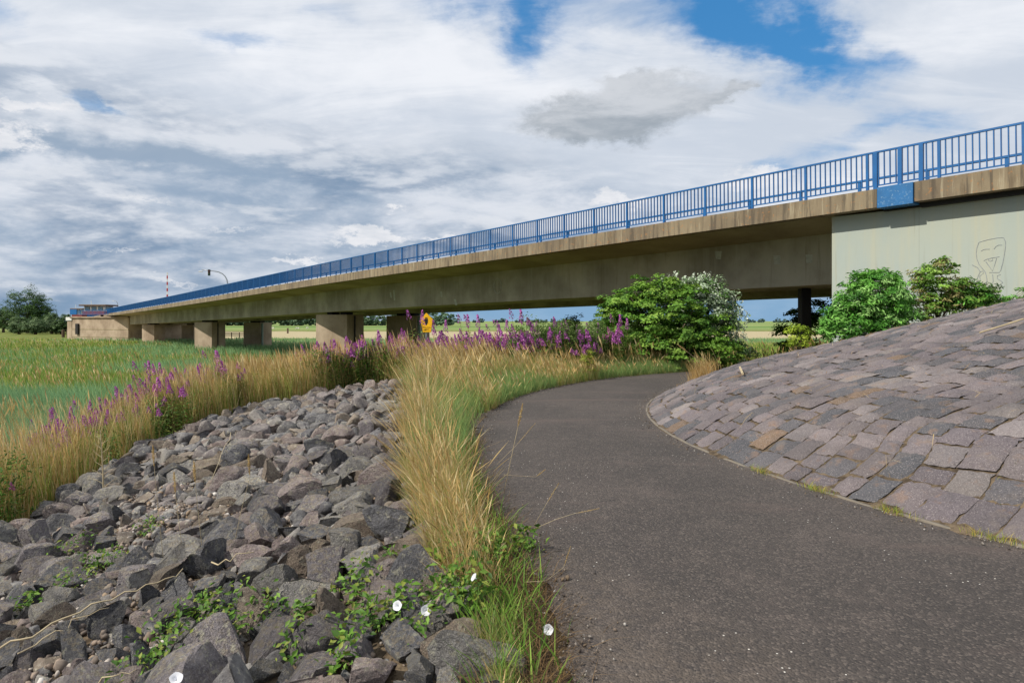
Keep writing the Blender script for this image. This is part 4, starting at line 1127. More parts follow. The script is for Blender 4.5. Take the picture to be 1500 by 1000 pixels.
parts += grass(x[k], y[k], .13, .5, .006, STRAW + OCHRE, (.3, 1.0), 3, 0)
field('curve_grass', parts, 'soft grey-green grass bordering the outer curve of the path')
# E tall straw behind it, leaning left
n = 9500; x = rng.uniform(-4.6, 3.0, n); y = 15.4 + .42 * (x + 3) + rng.normal(0, .8, n) + .6; k = (dist_path(x, y) > 1.7) & ~in_rocks(x, y) & (vnoise(x, y, 1.1, 21) > .36)
parts = grass(x[k], y[k], .84, .25, .0075, STRAW + YGREEN + GREEN[:1], (.2, .5), 4, .42, .016, wind=.95)
field('tall_grass', parts, 'tall leaning straw grass between path curve and bridge')
# F ground beyond the path towards the bridge, shaded meadow, roots of the bushes
n = 40000; x = rng.uniform(-3, 17, n); y = rng.uniform(19, 46, n); k = (dist_path(x, y) > .5) & (height(x, y) < 1.2) & (np.hypot(x - CX, y - CY) > RC + .3); x, y = x[k], y[k]
st_ = vnoise(x, y, .6, 31) > .5
parts = grass(x[st_], y[st_], .65, .35, .016, GREEN + YGREEN, (.1, .5), 3, .1, .03) + grass(x[~st_], y[~st_], .8, .3, .016, STRAW + YGREEN, (.1, .5), 3, .3, .03)
field('meadow_grass', parts, 'meadow grass below and in front of the bridge deck')
# weeds in the joints at the foot of the setts
n = 900; a = R(209) + rng.normal(0, .22, n); grp = rng.integers(0, 9, n); a = R(196) + grp * R(4.1) + rng.normal(0, .008, n); x = CX + (RC + .03 + rng.normal(0, .03, n)) * np.cos(a); y = CY + (RC + .03) * np.sin(a) + rng.normal(0, .02, n)
P = np.stack([x, y, np.full(n, .02)], -1)
v, f, c_ = blades(P, rng.uniform(.03, .1, n), np.full(n, .004), rng.uniform(0, 6.28, n), rng.uniform(.2, 1.0, n), rng.uniform(0, 3, n), pick([(150, 160, 62), (190, 172, 80), (120, 150, 60)], n))
tag(obj_np('joint_weeds', v, f, M_grass, None, c_), 'little tufts of grass in the joint between path and setts', 'grass', kind='stuff')
# dead grass and debris along the upper rim of the setts
n = 2600; a = rng.uniform(R(120), R(205), n); rr_ = rng.uniform(4.5, 10.5, n); k = rng.uniform(0, 1, n) < .16; x = CX + rr_ * np.cos(a); y = CY + rr_ * np.sin(a)
P = np.stack([x, y, cone_z(rr_) + .03], -1)[k]; n = len(P)
v, f, c_ = blades(P, rng.uniform(.05, .2, n), np.full(n, .006), rng.uniform(0, 6.28, n), rng.uniform(1.2, 3, n), rng.uniform(0, 3, n), pick(STRAW + OCHRE, n))
v[:, 2] = np.minimum(v[:, 2], cone_z(np.hypot(v[:, 0] - CX, v[:, 1] - CY)) + .07)
tag(obj_np('dry_litter', v, f, M_grass, None, c_), 'wisps of dry grass caught in the joints of the stone slope', 'dead grass', kind='stuff')

n = 2600; a = rng.uniform(R(125), R(262), n); rr_ = RC - rng.uniform(.1, 1, n) ** 1.4 * 6.5; grp = vnoise(CX + rr_ * np.cos(a), CY + rr_ * np.sin(a), 3.5, 55) > .62; a, rr_ = a[grp], rr_[grp]; n = len(a)
P = np.stack([CX + rr_ * np.cos(a), CY + rr_ * np.sin(a), cone_z(rr_) - .005], -1)
v, f, c_ = blades(P, rng.uniform(.025, .06, n), np.full(n, .005), rng.uniform(0, 6.28, n), rng.uniform(.3, 1.5, n), rng.uniform(0, 3, n), pick([(132, 136, 62), (150, 130, 72), (104, 116, 56), (126, 104, 70)], n))
tag(obj_np('joint_moss', v, f, M_grass, None, c_), 'moss and tiny weeds in the joints of the stone slope', 'moss', kind='stuff')

# ------------------------------------------------------------ leaves for shrubs and trees
def leaves(P, Nn, size, asp, col, droop=.0):
    """folded diamond leaves: P centres, Nn approx normals"""
    n = len(P); Nn = Nn + rng.normal(0, .45, (n, 3)); Nn /= np.linalg.norm(Nn, axis=1)[:, None]
    t_ = rng.normal(0, 1, (n, 3)); t_ -= (t_ * Nn).sum(1)[:, None] * Nn; t_ /= np.linalg.norm(t_, axis=1)[:, None]
    s_ = np.cross(Nn, t_); sz_ = (size * rng.uniform(.65, 1.3, n))[:, None]
    a_ = P - t_ * sz_ * .5; b_ = P + t_ * sz_ * .5 - Nn * sz_ * (.12 + droop)
    l_ = P - s_ * sz_ * asp * .5 + Nn * sz_ * .08; r_ = P + s_ * sz_ * asp * .5 + Nn * sz_ * .08
    V = np.stack([a_, l_, b_, r_], 1).reshape(-1, 3); i = (np.arange(n) * 4)[:, None]
    F = np.concatenate([np.concatenate([i, i + 1, i + 2], 1), np.concatenate([i, i + 2, i + 3], 1)])
    return V, F, np.repeat(col, 4, 0)
def crown(center, rad, nclump, per, size, asp, cols, clump=.3, flat=.6, shell=.5, bottom=-.7, p=None, seed=None):
    """returns clump centres and leaf arrays; leaves gathered in flattened clumps over an uneven ellipsoid"""
    r_ = np.random.default_rng(seed) if seed is not None else rng
    center = np.array(center, float); rad = np.array(rad, float); pts = []
    while len(pts) < nclump:
        d_ = r_.normal(0, 1, 3); d_ /= np.linalg.norm(d_)
        if d_[2] < bottom: continue
        q = shell + (1 - shell) * r_.uniform() ** .5
        q *= 1 + .16 * math.sin(d_[0] * 5 + center[0]) * math.cos(d_[1] * 4 + center[1]) + r_.normal(0, .07)
        pts.append(d_ * q)
    pts = np.array(pts); CP = center + pts * rad
    cl = clump * r_.uniform(.7, 1.35, nclump)
    idx = np.repeat(np.arange(nclump), per); n = len(idx)
    o = r_.normal(0, 1, (n, 3)); o /= np.linalg.norm(o, axis=1)[:, None]; o *= (r_.uniform(.25, 1, n) ** .6)[:, None]
    o[:, 2] = np.abs(o[:, 2]) * flat - .1
    P = CP[idx] + o * cl[idx][:, None]
    Nn = pts[idx] * .7 + o * .5 + np.array([0, 0, .7])
    cc_ = pick(cols, nclump, .18, p)[idx] * r_.uniform(.8, 1.2, (n, 1))
    return CP, leaves(P, Nn, np.full(n, size), asp, cc_)
def branches(base, CP, nb_, r0, name, par, m=M_bark):
    mb = MB(); base = Vector(base)
    for k in range(nb_):
        q = Vector(CP[random.randrange(len(CP))]); mid = base.lerp(q, .5) + Vector((random.gauss(0, .08), random.gauss(0, .08), .12 * (q - base).length))
        mb.tube([base + Vector((random.gauss(0, r0 * 2), random.gauss(0, r0 * 2), -.15)), base.lerp(mid, .5), mid, q], [r0, r0 * .8, r0 * .55, r0 * .2], 6)
    return mb.build(name, m, par, smooth=True)
ELDER = [(120, 160, 56), (100, 144, 48), (140, 174, 72), (78, 120, 42), (110, 150, 60)]
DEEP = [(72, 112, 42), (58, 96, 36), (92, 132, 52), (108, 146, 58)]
def shrub(name, base, blobs, label, cat, cols, size, asp, per=34, nb_=26, r0=.035, group=None, mleaf=None, clump=.28, p=None, **kw):
    base = (base[0], base[1], float(height(base[0], base[1])))
    h = empty(name, base); tag(h, label, cat, group); allp = []; CPs = []
    for (dx_, dy_, cz, rx, ry, rz, ncl) in blobs:
        CP, lf = crown((base[0] + dx_, base[1] + dy_, base[2] + cz), (rx, ry, rz), ncl, per, size, asp, cols, clump, p=p, **kw); CPs.append(CP); allp.append(lf)
    v, f, c_ = merge(allp); obj_np('foliage', v, f, mleaf or M_leaf, h, c_)
    branches(base, np.concatenate(CPs), nb_, r0, 'branches', h)
    return h
shrub('elder_bush', (5.1, 22.6), [(-.3, 0, 1.55, 1.75, 1.5, 1.2, 150), (-1.05, .2, 1.25, 1.25, 1.1, 1.05, 90), (.7, .1, 1.0, 1.3, 1.2, 1.1, 100), (-.2, -.5, .6, 2.0, 1.0, .8, 110), (-.1, .1, 2.3, 1.3, 1.0, .8, 90), (1.2, -.3, .5, 1.1, .9, .7, 50), (-1.35, 0, 2.0, .75, .8, .6, 50), (-1.5, -.2, .8, .9, .8, .8, 60)],
      'large bright green elder bush with layered foliage beyond the end of the path', 'bush', ELDER, .125, .5, 46, 30, flat=.55, shell=.5, clump=.27)
shrub('white_poplar', (6.3, 23.3), [(.1, 0, 1.9, .95, .8, 1.15, 80), (.7, .1, 1.4, .85, .8, .9, 60), (.5, .1, 2.3, .8, .5, .7, 60), (1.0, -.2, .7, .8, .7, .8, 44)],
      'silvery white-leaved poplar shrub growing out of the right side of the elder bush', 'bush', [(190, 206, 178), (166, 188, 150), (112, 142, 86), (206, 216, 196), (84, 120, 58)], .095, .7, 44, 22, flat=.9, clump=.24, p=[.22, .24, .24, .1, .2])
# upright white shoots
mbp = []
P_, N_ = [], []
for k in range(70):
    x0 = random.uniform(4.9, 7.9); y0 = 23.5 + random.gauss(0, .4); hh_ = random.uniform(.7, 1.2); z0 = float(np.interp(x0, [4.9, 6.0, 6.8, 7.9], [3.2, 3.3, 3.15, 1.9])) - hh_ - random.uniform(-.12, .3)
    for j in range(34):
        q = j / 34; P_.append((x0 + q * .15 + random.gauss(0, .05), y0 + random.gauss(0, .05), z0 + q * hh_)); N_.append((random.gauss(0, 1), -.5, .3))
n = len(P_); v, f, c_ = leaves(np.array(P_), np.array(N_), np.full(n, .085), .7, pick([(214, 222, 204), (190, 206, 176), (130, 156, 104)], n, .12, [.45, .35, .2]))
pop = bpy.data.objects['white_poplar']; obj_np('shoots', v, f, M_leaf, pop, c_)
# shrubs against the abutment
VIV = [(106, 166, 66), (86, 146, 54), (128, 184, 84), (68, 120, 44), (156, 200, 116)]
shrub('willow_bush', (7.75, 14.6), [(0, 0, .72, .66, .7, .62, 90), (-.85, -.1, .12, .4, .5, .4, 40), (-.6, -.1, .25, .5, .5, .5, 50), (-.32, .0, .45, .5, .6, .5, 60), (.45, .1, .4, .5, .6, .45, 50), (.1, 0, 1.05, .45, .5, .35, 40), (.2, -.3, .1, .6, .3, .3, 40)],
      'dense vivid green narrow-leaved bush at the left corner of the pale wall', 'bush', VIV, .105, .28, 46, 22, .018, clump=.17, flat=.9)
shrub('maple_sapling', (9.3, 14.9), [(.05, 0, .75, .5, .5, .5, 60), (-.4, .1, .35, .5, .5, .4, 44), (.45, 0, .5, .5, .5, .42, 50), (.0, 0, 1.2, .3, .3, .26, 22), (-.35, 0, .95, .22, .3, .25, 14)],
      'taller lighter green sapling with feathery leaves before the wall, right of the dense bush', 'bush', [(136, 174, 72), (116, 158, 62), (156, 188, 94), (96, 136, 50), (150, 144, 90)], .085, .4, 36, 18, .016, clump=.16, flat=.6)
shrub('wall_shrub', (10.05, 14.8), [(0, 0, .4, .45, .4, .36, 50), (.4, 0, .2, .35, .3, .25, 26), (-.35, 0, .35, .4, .4, .35, 36)],
      'low dark green shrub below the graffiti on the pale wall', 'bush', DEEP + VIV[:2], .08, .35, 34, 14, .012, clump=.14, flat=.7)
shrub('wall_shrub', (10.9, 14.9), [(0, 0, .22, .3, .3, .22, 14), (.3, 0, .38, .12, .1, .22, 7)],
      'smallest shrub at the right end of the row, at the picture edge', 'bush', VIV + DEEP[:1], .085, .35, 30, 10, .012, clump=.12, flat=.7)
shrub('yellow_green_weed', (6.25, 14.9), [(0, 0, .28, .3, .25, .3, 26)], 'small yellow-green weed at the edge of the stone slope by the dark column', 'plant',
      [(160, 180, 60), (140, 166, 50), (180, 192, 84)], .075, .35, 30, 10, .008, clump=.12, flat=1.0)
shrub('goldenrod', (2.05, 18.35), [(0, 0, .42, .18, .15, .4, 22)], 'yellow-green upright weed in front of the elder bush', 'plant', [(150, 164, 60), (170, 176, 74)], .06, .3, 30, 10, .008, clump=.1, flat=1.0)
# dark bushes under and behind the bridge on the right
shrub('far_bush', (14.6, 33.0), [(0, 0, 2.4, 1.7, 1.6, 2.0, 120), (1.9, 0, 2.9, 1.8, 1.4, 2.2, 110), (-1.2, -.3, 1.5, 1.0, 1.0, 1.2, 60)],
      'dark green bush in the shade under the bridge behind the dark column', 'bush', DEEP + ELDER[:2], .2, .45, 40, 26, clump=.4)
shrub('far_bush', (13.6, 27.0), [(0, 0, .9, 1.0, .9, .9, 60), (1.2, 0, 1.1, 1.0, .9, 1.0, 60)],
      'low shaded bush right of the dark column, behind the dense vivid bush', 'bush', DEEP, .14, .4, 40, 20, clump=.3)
# small dark tree seen below the girder
def tree(name, x, Y, h, wd, label, cols, ncl=120, per=40, leaf=.5, zb=None, group=None, trunk=.35, low=.25, lean=0, clump=None, seed=None):
    zb = float(height(x, Y)) if zb is None else zb
    e_ = empty(name, (x, Y, zb)); tag(e_, label, 'tree', group)
    cz = zb + h * (low + (1 - low) / 2); rz = h * (1 - low) / 2
    parts_ = []; CPs = []
    for (ox, oz, sx_, sz_, fr_) in ((0, 0, 1, 1, .45), (-.3, -.25, .62, .6, .2), (.32, -.3, .6, .55, .2), (.08, .35, .6, .55, .15)):
        CP, lf = crown((x + ox * wd / 2 + lean, Y, cz + oz * rz), (wd / 2 * sx_, wd / 2 * sx_, rz * sz_), int(ncl * fr_), per, leaf, .6, cols, (clump or wd * .10), seed=seed, flat=1.1, shell=.35, bottom=-.95); CPs.append(CP); parts_.append(lf)
    v, f, c_ = merge(parts_); obj_np('crown', v, f, M_leaf, e_, c_)
    mb = MB(); top = Vector((x + lean, Y, cz + rz * .3)); b_ = Vector((x, Y, zb - .3))
    mb.tube([b_, b_.lerp(top, .4), top], [trunk, trunk * .7, trunk * .25], 8)
    CPa = np.concatenate(CPs)
    for k in range(12):
        q = Vector(CPa[random.randrange(len(CPa))]); st = b_.lerp(top, random.uniform(.3, .8)); mb.tube([st, st.lerp(q, .5) + Vector((0, 0, .3)), q], [trunk * .35, trunk * .22, trunk * .08], 5)
    mb.build('trunk', M_bark, e_); return e_
xx = (838 - 750) / 1000 * 44
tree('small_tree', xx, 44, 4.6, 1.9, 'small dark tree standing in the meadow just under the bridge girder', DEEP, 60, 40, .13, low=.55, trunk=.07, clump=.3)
# ------------------------------------------------------------ far trees
OAK = [(70, 100, 46), (56, 84, 40), (88, 118, 58), (64, 92, 44)]
WIL = [(108, 132, 86), (92, 118, 76), (128, 148, 104), (78, 104, 62)]
def ft(px, py_top, wpx, Y, label, cols, low=.1, name='broadleaf_tree', group='trees at the left horizon', ncl=210, per=46, leaf=None):
    h = EYE + (HORIZON - py_top) / 1000 * Y - FIELD; x = (px - 750) / 1000 * Y; wd = wpx / 1000 * Y
    return tree(name, x, Y, h, wd, label, cols, ncl, per, leaf or Y * .0017, zb=FIELD, group=group, trunk=.5, low=low)
ft(40, 421, 56, 235, 'tallest dark green tree at the left edge, left of the bridge end', OAK, .0, ncl=300)
ft(58, 434, 44, 240, 'right shoulder of the tall dark tree, a slightly lower rounded tree', OAK, .0, ncl=200)
ft(5, 447, 46, 250, 'low rounded tree cut by the left edge of the picture', WIL + OAK, .02)
ft(28, 464, 34, 215, 'light green shrub in front of the tall dark tree', WIL, .0, 'willow_shrub')
ft(52, 467, 34, 212, 'grey green willow shrub below the tall tree, second from the left', WIL, .0, 'willow_shrub')
ft(76, 459, 34, 222, 'pale willow shrub right of the tall tree', WIL, .0, 'willow_shrub')
ft(90, 468, 26, 215, 'low green shrub beside the mooring posts', WIL + OAK, .0, 'willow_shrub')
ft(97, 462, 22, 290, 'small tree behind the far end of the bridge', WIL, .0)
# far woods and hedges: one mass each
def wood(name, px0, px1, Y, h0, h1, label, cols, n, leaf, depth=30, step=None):
    parts_ = []; x0 = (px0 - 750) / 1000 * Y; x1 = (px1 - 750) / 1000 * Y
    for k in range(n):
        h = random.uniform(h0, h1); wd = h * random.uniform(.9, 1.8); x = random.uniform(x0, x1); yy = Y + random.uniform(0, depth)
        CP, lf = crown((x, yy, FIELD + h * .45), (wd / 2, wd / 2, h * .55), 26, 16, leaf, .7, cols, h * .16, bottom=-.9); parts_.append(lf)
    v, f, c_ = merge(parts_); tag(obj_np(name, v, f, M_leaf, None, c_), label, 'woodland', kind='stuff')
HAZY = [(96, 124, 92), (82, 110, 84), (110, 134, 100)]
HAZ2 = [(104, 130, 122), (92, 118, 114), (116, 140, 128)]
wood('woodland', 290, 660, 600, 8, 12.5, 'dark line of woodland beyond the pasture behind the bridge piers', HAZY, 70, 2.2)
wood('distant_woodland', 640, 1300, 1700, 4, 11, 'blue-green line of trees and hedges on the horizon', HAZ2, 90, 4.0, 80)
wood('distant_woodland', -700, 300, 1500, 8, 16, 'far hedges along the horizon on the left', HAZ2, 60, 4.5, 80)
# sheep grazing far off
def sheep(px, Y, rz, label):
    x = (px - 750) / 1000 * Y; h = empty('sheep', (x, Y, FIELD)); tag(h, label, 'sheep', 'sheep grazing in the far pasture')
    me = bpy.data.meshes.new('body'); V = [(-.5, 0, .72), (-.2, 0, .75), (.2, 0, .75), (.48, 0, .78), (.66, 0, .88), (.82, 0, .78), (-.4, .16, .4), (-.4, .16, 0), (-.4, -.16, .4), (-.4, -.16, 0), (.36, .16, .4), (.36, .16, 0), (.36, -.16, .4), (.36, -.16, 0), (-.62, 0, .6)]
    E = [(0, 1), (1, 2), (2, 3), (3, 4), (4, 5), (0, 6), (6, 7), (0, 8), (8, 9), (3, 10), (10, 11), (3, 12), (12, 13), (0, 14)]
    me.from_pydata(V, E, []); o = link('body', me, mat('wool', color=S((222, 214, 198)), rough=.95), h); h.rotation_euler = (0, 0, rz)
    md = o.modifiers.new('skin', 'SKIN')
    rad = [.3, .33, .32, .27, .14, .09, .09, .04, .09, .04, .08, .04, .08, .04, .06]
    for q, r_ in zip(me.skin_vertices[0].data, rad): q.radius = (r_, r_)
    me.skin_vertices[0].data[1].use_root = True
    o.modifiers.new('sub', 'SUBSURF').levels = 1
sheep(434.5, 330, .3, 'white sheep in the far pasture, leftmost of those between the piers')
sheep(437, 333, 2.9, 'white sheep close beside the leftmost one in the far pasture')
sheep(450, 345, .2, 'white sheep in the far pasture nearest to the front pier')
sheep(400, 340, 3.0, 'single white sheep right of the rear pier in the pasture')

# ------------------------------------------------------------ fireweed
PURP = [(176, 92, 168), (160, 82, 158), (194, 120, 184), (148, 74, 142)]
def fireweed_meshes(seed, hgt, pale=False):
    global rng
    old = rng; rng = np.random.default_rng(seed); r_ = random.Random(seed)
    nst = r_.choice([2, 3, 3]); LP, LN, SPK = [], [], []; mb = MB(); sp = MB()
    for s_ in range(nst):
        bx_, by_ = r_.gauss(0, .09), r_.gauss(0, .09); hh = hgt * r_.uniform(.8, 1.08); lx = r_.uniform(-.22, .02); ly = r_.gauss(0, .06)
        def at(q): return Vector((bx_ + lx * q * q * hh, by_ + ly * q * hh, q * hh))
        mb.tube([at(0), at(.35), at(.7), at(.97)], [.006, .005, .004, .002], 4, False)
        for j in range(46):
            q = .06 + .66 * j / 46; a_ = j * 2.4; rd = .075 * (1.15 - q) + .02; c_ = at(q)
            LP.append((c_.x + rd * math.cos(a_), c_.y + rd * math.sin(a_), c_.z + .02)); LN.append((math.cos(a_) * .5, math.sin(a_) * .5, 1.0, math.cos(a_), math.sin(a_)))
        fl = r_.random() < .85; FP, FN = [], []; sl = r_.uniform(.13, .2)
        for j in range(38 if fl else 20):
            w_ = j / (38 if fl else 20); q = .98 - sl + sl * w_; a_ = j * 2.4 + 1; rd = .052 * (1.0 - w_) ** .8 + .004; c_ = at(q)
            FP.append((c_.x + rd * math.cos(a_), c_.y + rd * math.sin(a_), c_.z)); FN.append((math.cos(a_), math.sin(a_), .2))
        SPK.append((FP, FN))
    # long pointed leaves turned along their own direction
    P = np.array(LP); Q = np.array(LN); n = len(P); dr = np.stack([Q[:, 3], Q[:, 4], rng.uniform(.1, .8, n)], -1); dr /= np.linalg.norm(dr, axis=1)[:, None]
    sd_ = np.cross(dr, [0, 0, 1.0]); sd_ /= np.linalg.norm(sd_, axis=1)[:, None]; ln = rng.uniform(.09, .15, n)[:, None]; wd = ln * .15
    a_ = P - dr * ln * .45; b_ = P + dr * ln * .55 - np.array([0, 0, 1]) * ln * .25
    V = np.stack([a_, P - sd_ * wd, b_, P + sd_ * wd], 1).reshape(-1, 3); i = (np.arange(n) * 4)[:, None]
    F = np.concatenate([np.concatenate([i, i + 1, i + 2], 1), np.concatenate([i, i + 2, i + 3], 1)])
    lc = pick([(104, 136, 60), (84, 116, 48), (122, 150, 76), (140, 146, 70)], n, .15)
    leafm = np_mesh('leaves', V, F, np.repeat(lc, 4, 0)); leafm.materials.append(M_leaf)
    flms = []
    for FP, FN in SPK:
        fp = np.array(FP); n = len(fp)
        v, f, c_ = leaves(fp, np.array(FN), np.full(n, .040), .85, pick(PURP if not pale else [(196, 120, 170), (180, 104, 150)], n, .15))
        flm = np_mesh('flowers', v, f, c_); flm.materials.append(M_flower); flms.append(flm)
    sm_ = bpy.data.meshes.new('stems'); sm_.from_pydata([tuple(q) for q in mb.v], [], mb.f); sm_.materials.append(mat('red green stem', color=S((128, 108, 60)), rough=.8))
    rng = old
    return sm_, leafm, flms
FW = [fireweed_meshes(40 + i, random.uniform(1.0, 1.4), i == 5) for i in range(8)]
nfw = 0
def place_fw(x, y, scl, label, group):
    global nfw
    if in_rocks(np.array([x]), np.array([y]))[0] or dist_path(x, y) < .7: return
    k = random.randrange(8); h = empty('fireweed', (x, y, float(height(x, y)) - .04), random.uniform(-.6, .6)); h.scale = (scl, scl, scl * random.uniform(.9, 1.12))
    tag(h, label, 'flower', group)
    link('stems', FW[k][0], None, h); link('leaves', FW[k][1], None, h)
    for me in FW[k][2]: link('flower_spike', me, None, h)
    nfw += 1
def at_px(px, ytop, Y): return (px - 750) / 1000 * Y
def row(pts, label, group, n, jx=14, jy=1.2, scl=(.85, 1.15), over=1.0):
    for i in range(n):
        px, Y = random.choice(pts); Y += random.gauss(0, jy * .5); px += random.gauss(0, jx)
        place_fw((px - 750) / 1000 * Y, Y, random.uniform(*scl), label, group)
row([(p_, 12.5 - (p_ - 60) * -.018) for p_ in (60, 100, 145, 190, 215, 250, 285)] , 'purple fireweed plant among straw grass left of the boulders', 'fireweed left of the boulders', 105, 34, 2.2, (.72, 1.2))
row([(p_, 17.6) for p_ in (205, 240, 275, 305, 330)], 'purple fireweed plant at the edge of the reeds behind the left boulders', 'fireweed at the reed edge', 34, 30, 2.4, (.9, 1.15))
row([(478, 18.6), (492, 18.9), (506, 19.0), (522, 19.0), (540, 19.2), (555, 19.4), (515, 18.7)], 'tall leafy fireweed in the dense green clump before the nearest pier', 'fireweed clump before the pier', 64, 20, .9, (.95, 1.4))
row([(568, 18.4), (590, 18.5), (615, 18.6), (640, 18.7), (670, 18.8), (700, 18.9), (730, 19.0), (755, 19.2)], 'fireweed plant among leaning grass around the yellow sign', 'fireweed around the yellow sign', 125, 20, 1.1, (.95, 1.35))
row([(770, 19.8), (790, 20), (812, 20), (835, 20.3), (860, 20.4), (885, 20.6), (905, 20.8)], 'tall fireweed plant massed left of the elder bush', 'fireweed left of the elder bush', 66, 20, 1.3, (.95, 1.4))
row([(785, 20.0)], 'tallest fireweed spike rising above the others under the girder', 'tallest fireweed', 1, 0, 0, (1.62, 1.66))
row([(10, 8.2), (2, 7.8)], 'fireweed plant with pink flowers at the left picture edge', 'fireweed at the left edge', 5, 8, .4, (.55, .7))
# leafy undergrowth that makes the fireweed clumps read as dense green
def under(pts, n, sx_, sy_, hh, label, cols, size=.09):
    P_ = []
    for px, Y in pts:
        x = (px - 750) / 1000 * Y + rng.normal(0, sx_, n); y = Y + rng.normal(0, sy_, n)
        k = ~in_rocks(x, y) & (dist_path(x, y) > 1.0); x, y = x[k], y[k]
        P_.append(np.stack([x, y, height(x, y) + hh * rng.uniform(0, 1, len(x)) ** 1.2 * (.7 + .5 * vnoise(x, y, 3, 5))], -1))
    P_ = np.concatenate(P_); Nn = np.stack([rng.normal(0, .5, len(P_)), rng.normal(-.3, .5, len(P_)), np.full(len(P_), .8)], -1)
    v, f, c_ = leaves(P_, Nn, np.full(len(P_), size), .26, pick(cols, len(P_), .2)); tag(obj_np('undergrowth', v, f, M_leaf, None, c_), label, 'undergrowth', kind='stuff')
under([(478, 18.4), (500, 18.5), (525, 18.4), (548, 18.5)], 5200, .4, .4, 1.15, 'dense dark green leaves of the clump before the nearest pier', DEEP + ELDER[:1])
under([(775, 20.2), (800, 20.2), (830, 20.4), (860, 20.6), (890, 20.8), (915, 20.8)], 8000, .42, .5, 1.45, 'dense green leaves under the fireweed left of the elder bush', [(96, 124, 56), (78, 106, 46), (116, 140, 70)])
under([(235, 16.5), (270, 17.0), (300, 17.5)], 2600, .5, .5, .75, 'bright green leafy weeds at the edge of the reeds', ELDER)
under([(575, 18.6), (610, 18.8), (650, 18.9), (690, 19.0), (725, 19.1), (755, 19.4)], 2600, .4, .4, .95, 'green leaves among the leaning grass near the sign', ELDER + DEEP)
under([(150, 13), (190, 13.5), (250, 14.5), (100, 12), (60, 11.5)], 1700, .5, .5, .6, 'green leaves among the straw grass on the left', [(110, 134, 66), (92, 118, 56)])
under([(-2, 8.6), (12, 8.0), (-20, 7.6)], 2000, .25, .3, .8, 'dark green leafy weed at the left picture edge', DEEP, .07)

# ------------------------------------------------------------ bindweed among the boulders
def creeper(name, spots, n, label, size=.036):
    P_ = []
    for px, py, sp_ in spots:
        # find ground point under the pixel of the photograph
        u = (px - 750) / 1000; best = min(np.linspace(2.4, 12, 400), key=lambda Y: abs((EYE - float(height(u * Y, Y)) - .12) / Y - (py - HORIZON) / 1000))
        x = u * best + rng.normal(0, sp_, n); y = best + rng.normal(0, sp_ * .8, n); P_.append(np.stack([x, y, height(x, y) + rng.uniform(.05, .22, n)], -1))
    P_ = np.concatenate(P_); Nn = np.stack([rng.normal(-.2, .4, len(P_)), rng.normal(-.3, .4, len(P_)), np.full(len(P_), 1.0)], -1)
    v, f, c_ = leaves(P_, Nn, size * rng.uniform(.7, 1.5, len(P_)), .5, pick([(100, 138, 48), (84, 122, 42), (118, 152, 62), (68, 102, 36), (132, 142, 60)], len(P_), .2))
    return tag(obj_np(name, v, f, M_leaf, None, c_), label, 'creeping plant', kind='stuff')
creeper('bindweed_leaves', [(300, 885, .1), (345, 882, .1), (270, 905, .1), (385, 895, .08), (250, 935, .08), (225, 975, .1), (320, 920, .06)], 110, 'bright green bindweed leaves creeping over boulders at the lower left')
creeper('bindweed_leaves', [(515, 870, .07), (530, 905, .07), (505, 930, .05), (560, 895, .08), (590, 880, .06), (620, 905, .07), (500, 960, .05), (525, 840, .06), (640, 870, .06), (430, 940, .05), (570, 825, .05), (440, 905, .05)], 75, 'bright green bindweed leaves between boulders beside the verge')
creeper('clover_patch', [(125, 830, .12), (155, 822, .1), (110, 800, .12), (100, 855, .08), (40, 885, .05), (220, 770, .05)], 90, 'small green plants in the gravel on the left', .035)
creeper('verge_weeds', [(655, 815, .07), (680, 790, .07), (665, 850, .07), (700, 830, .08), (720, 800, .06), (770, 790, .05), (690, 870, .05)], 90, 'yellow-green broad leaves at the foot of the verge grass', .045)
def ground_px(px, py, dz=0.0):
    u = (px - 750) / 1000; Y = min(np.linspace(2.3, 14, 900), key=lambda Y: abs((EYE - float(height(u * Y, Y)) - dz) / Y - (py - HORIZON) / 1000)); return Vector((u * Y, Y, float(height(u * Y, Y)) + dz))
def trumpet(px, py, r, tilt, label, dz=.28):
    p = ground_px(px, py, dz); mb = MB(); ax = Vector(tilt).normalized(); a_ = ax.orthogonal().normalized(); b_ = ax.cross(a_)
    rings = [(-.9, .06), (-.5, .16), (-.15, .45), (0, .8), (.06, 1.0)]; vs = []; n = 15
    for hq, rq in rings:
        for k in range(n):
            q = 2 * math.pi * k / n; rr = rq * r * (1 + .05 * math.cos(5 * q)); vs.append(p + ax * hq * r + (a_ * math.cos(q) + b_ * math.sin(q)) * rr)
    fs = [(i * n + k, i * n + (k + 1) % n, (i + 1) * n + (k + 1) % n, (i + 1) * n + k) for i in range(4) for k in range(n)]
    h = empty('bindweed_flower', p - Vector((0, 0, dz))); tag(h, label, 'flower', 'white bindweed flowers')
    mb.add(vs, fs); mb.build('petals', mat('white petals', color=S((236, 236, 240)), rough=.6, transl=.25), h, smooth=True)
    mb = MB(); mb.tube([p - ax * r * .8, p - ax * r * 1.6 - Vector((0, 0, .04)), p - Vector((0, 0, dz))], .0025, 5); mb.build('stem', mat('green stem', color=S((96, 128, 50))), h)
trumpet(582, 886, .026, (-.3, -.9, .5), 'white bindweed flower among leaves, left one of the pair between the boulders', .16)
trumpet(624, 894, .027, (.1, -1, .35), 'white bindweed flower, right one of the pair between the boulders', .16)
trumpet(803, 921, .026, (-.2, -1, .3), 'white bindweed flower hanging over the path edge', .1)
trumpet(694, 845, .022, (-.8, -.3, .6), 'white bindweed flower seen sideways in the verge grass', .25)
trumpet(258, 992, .028, (.3, -.5, .9), 'white bindweed flower at the bottom left edge of the picture')

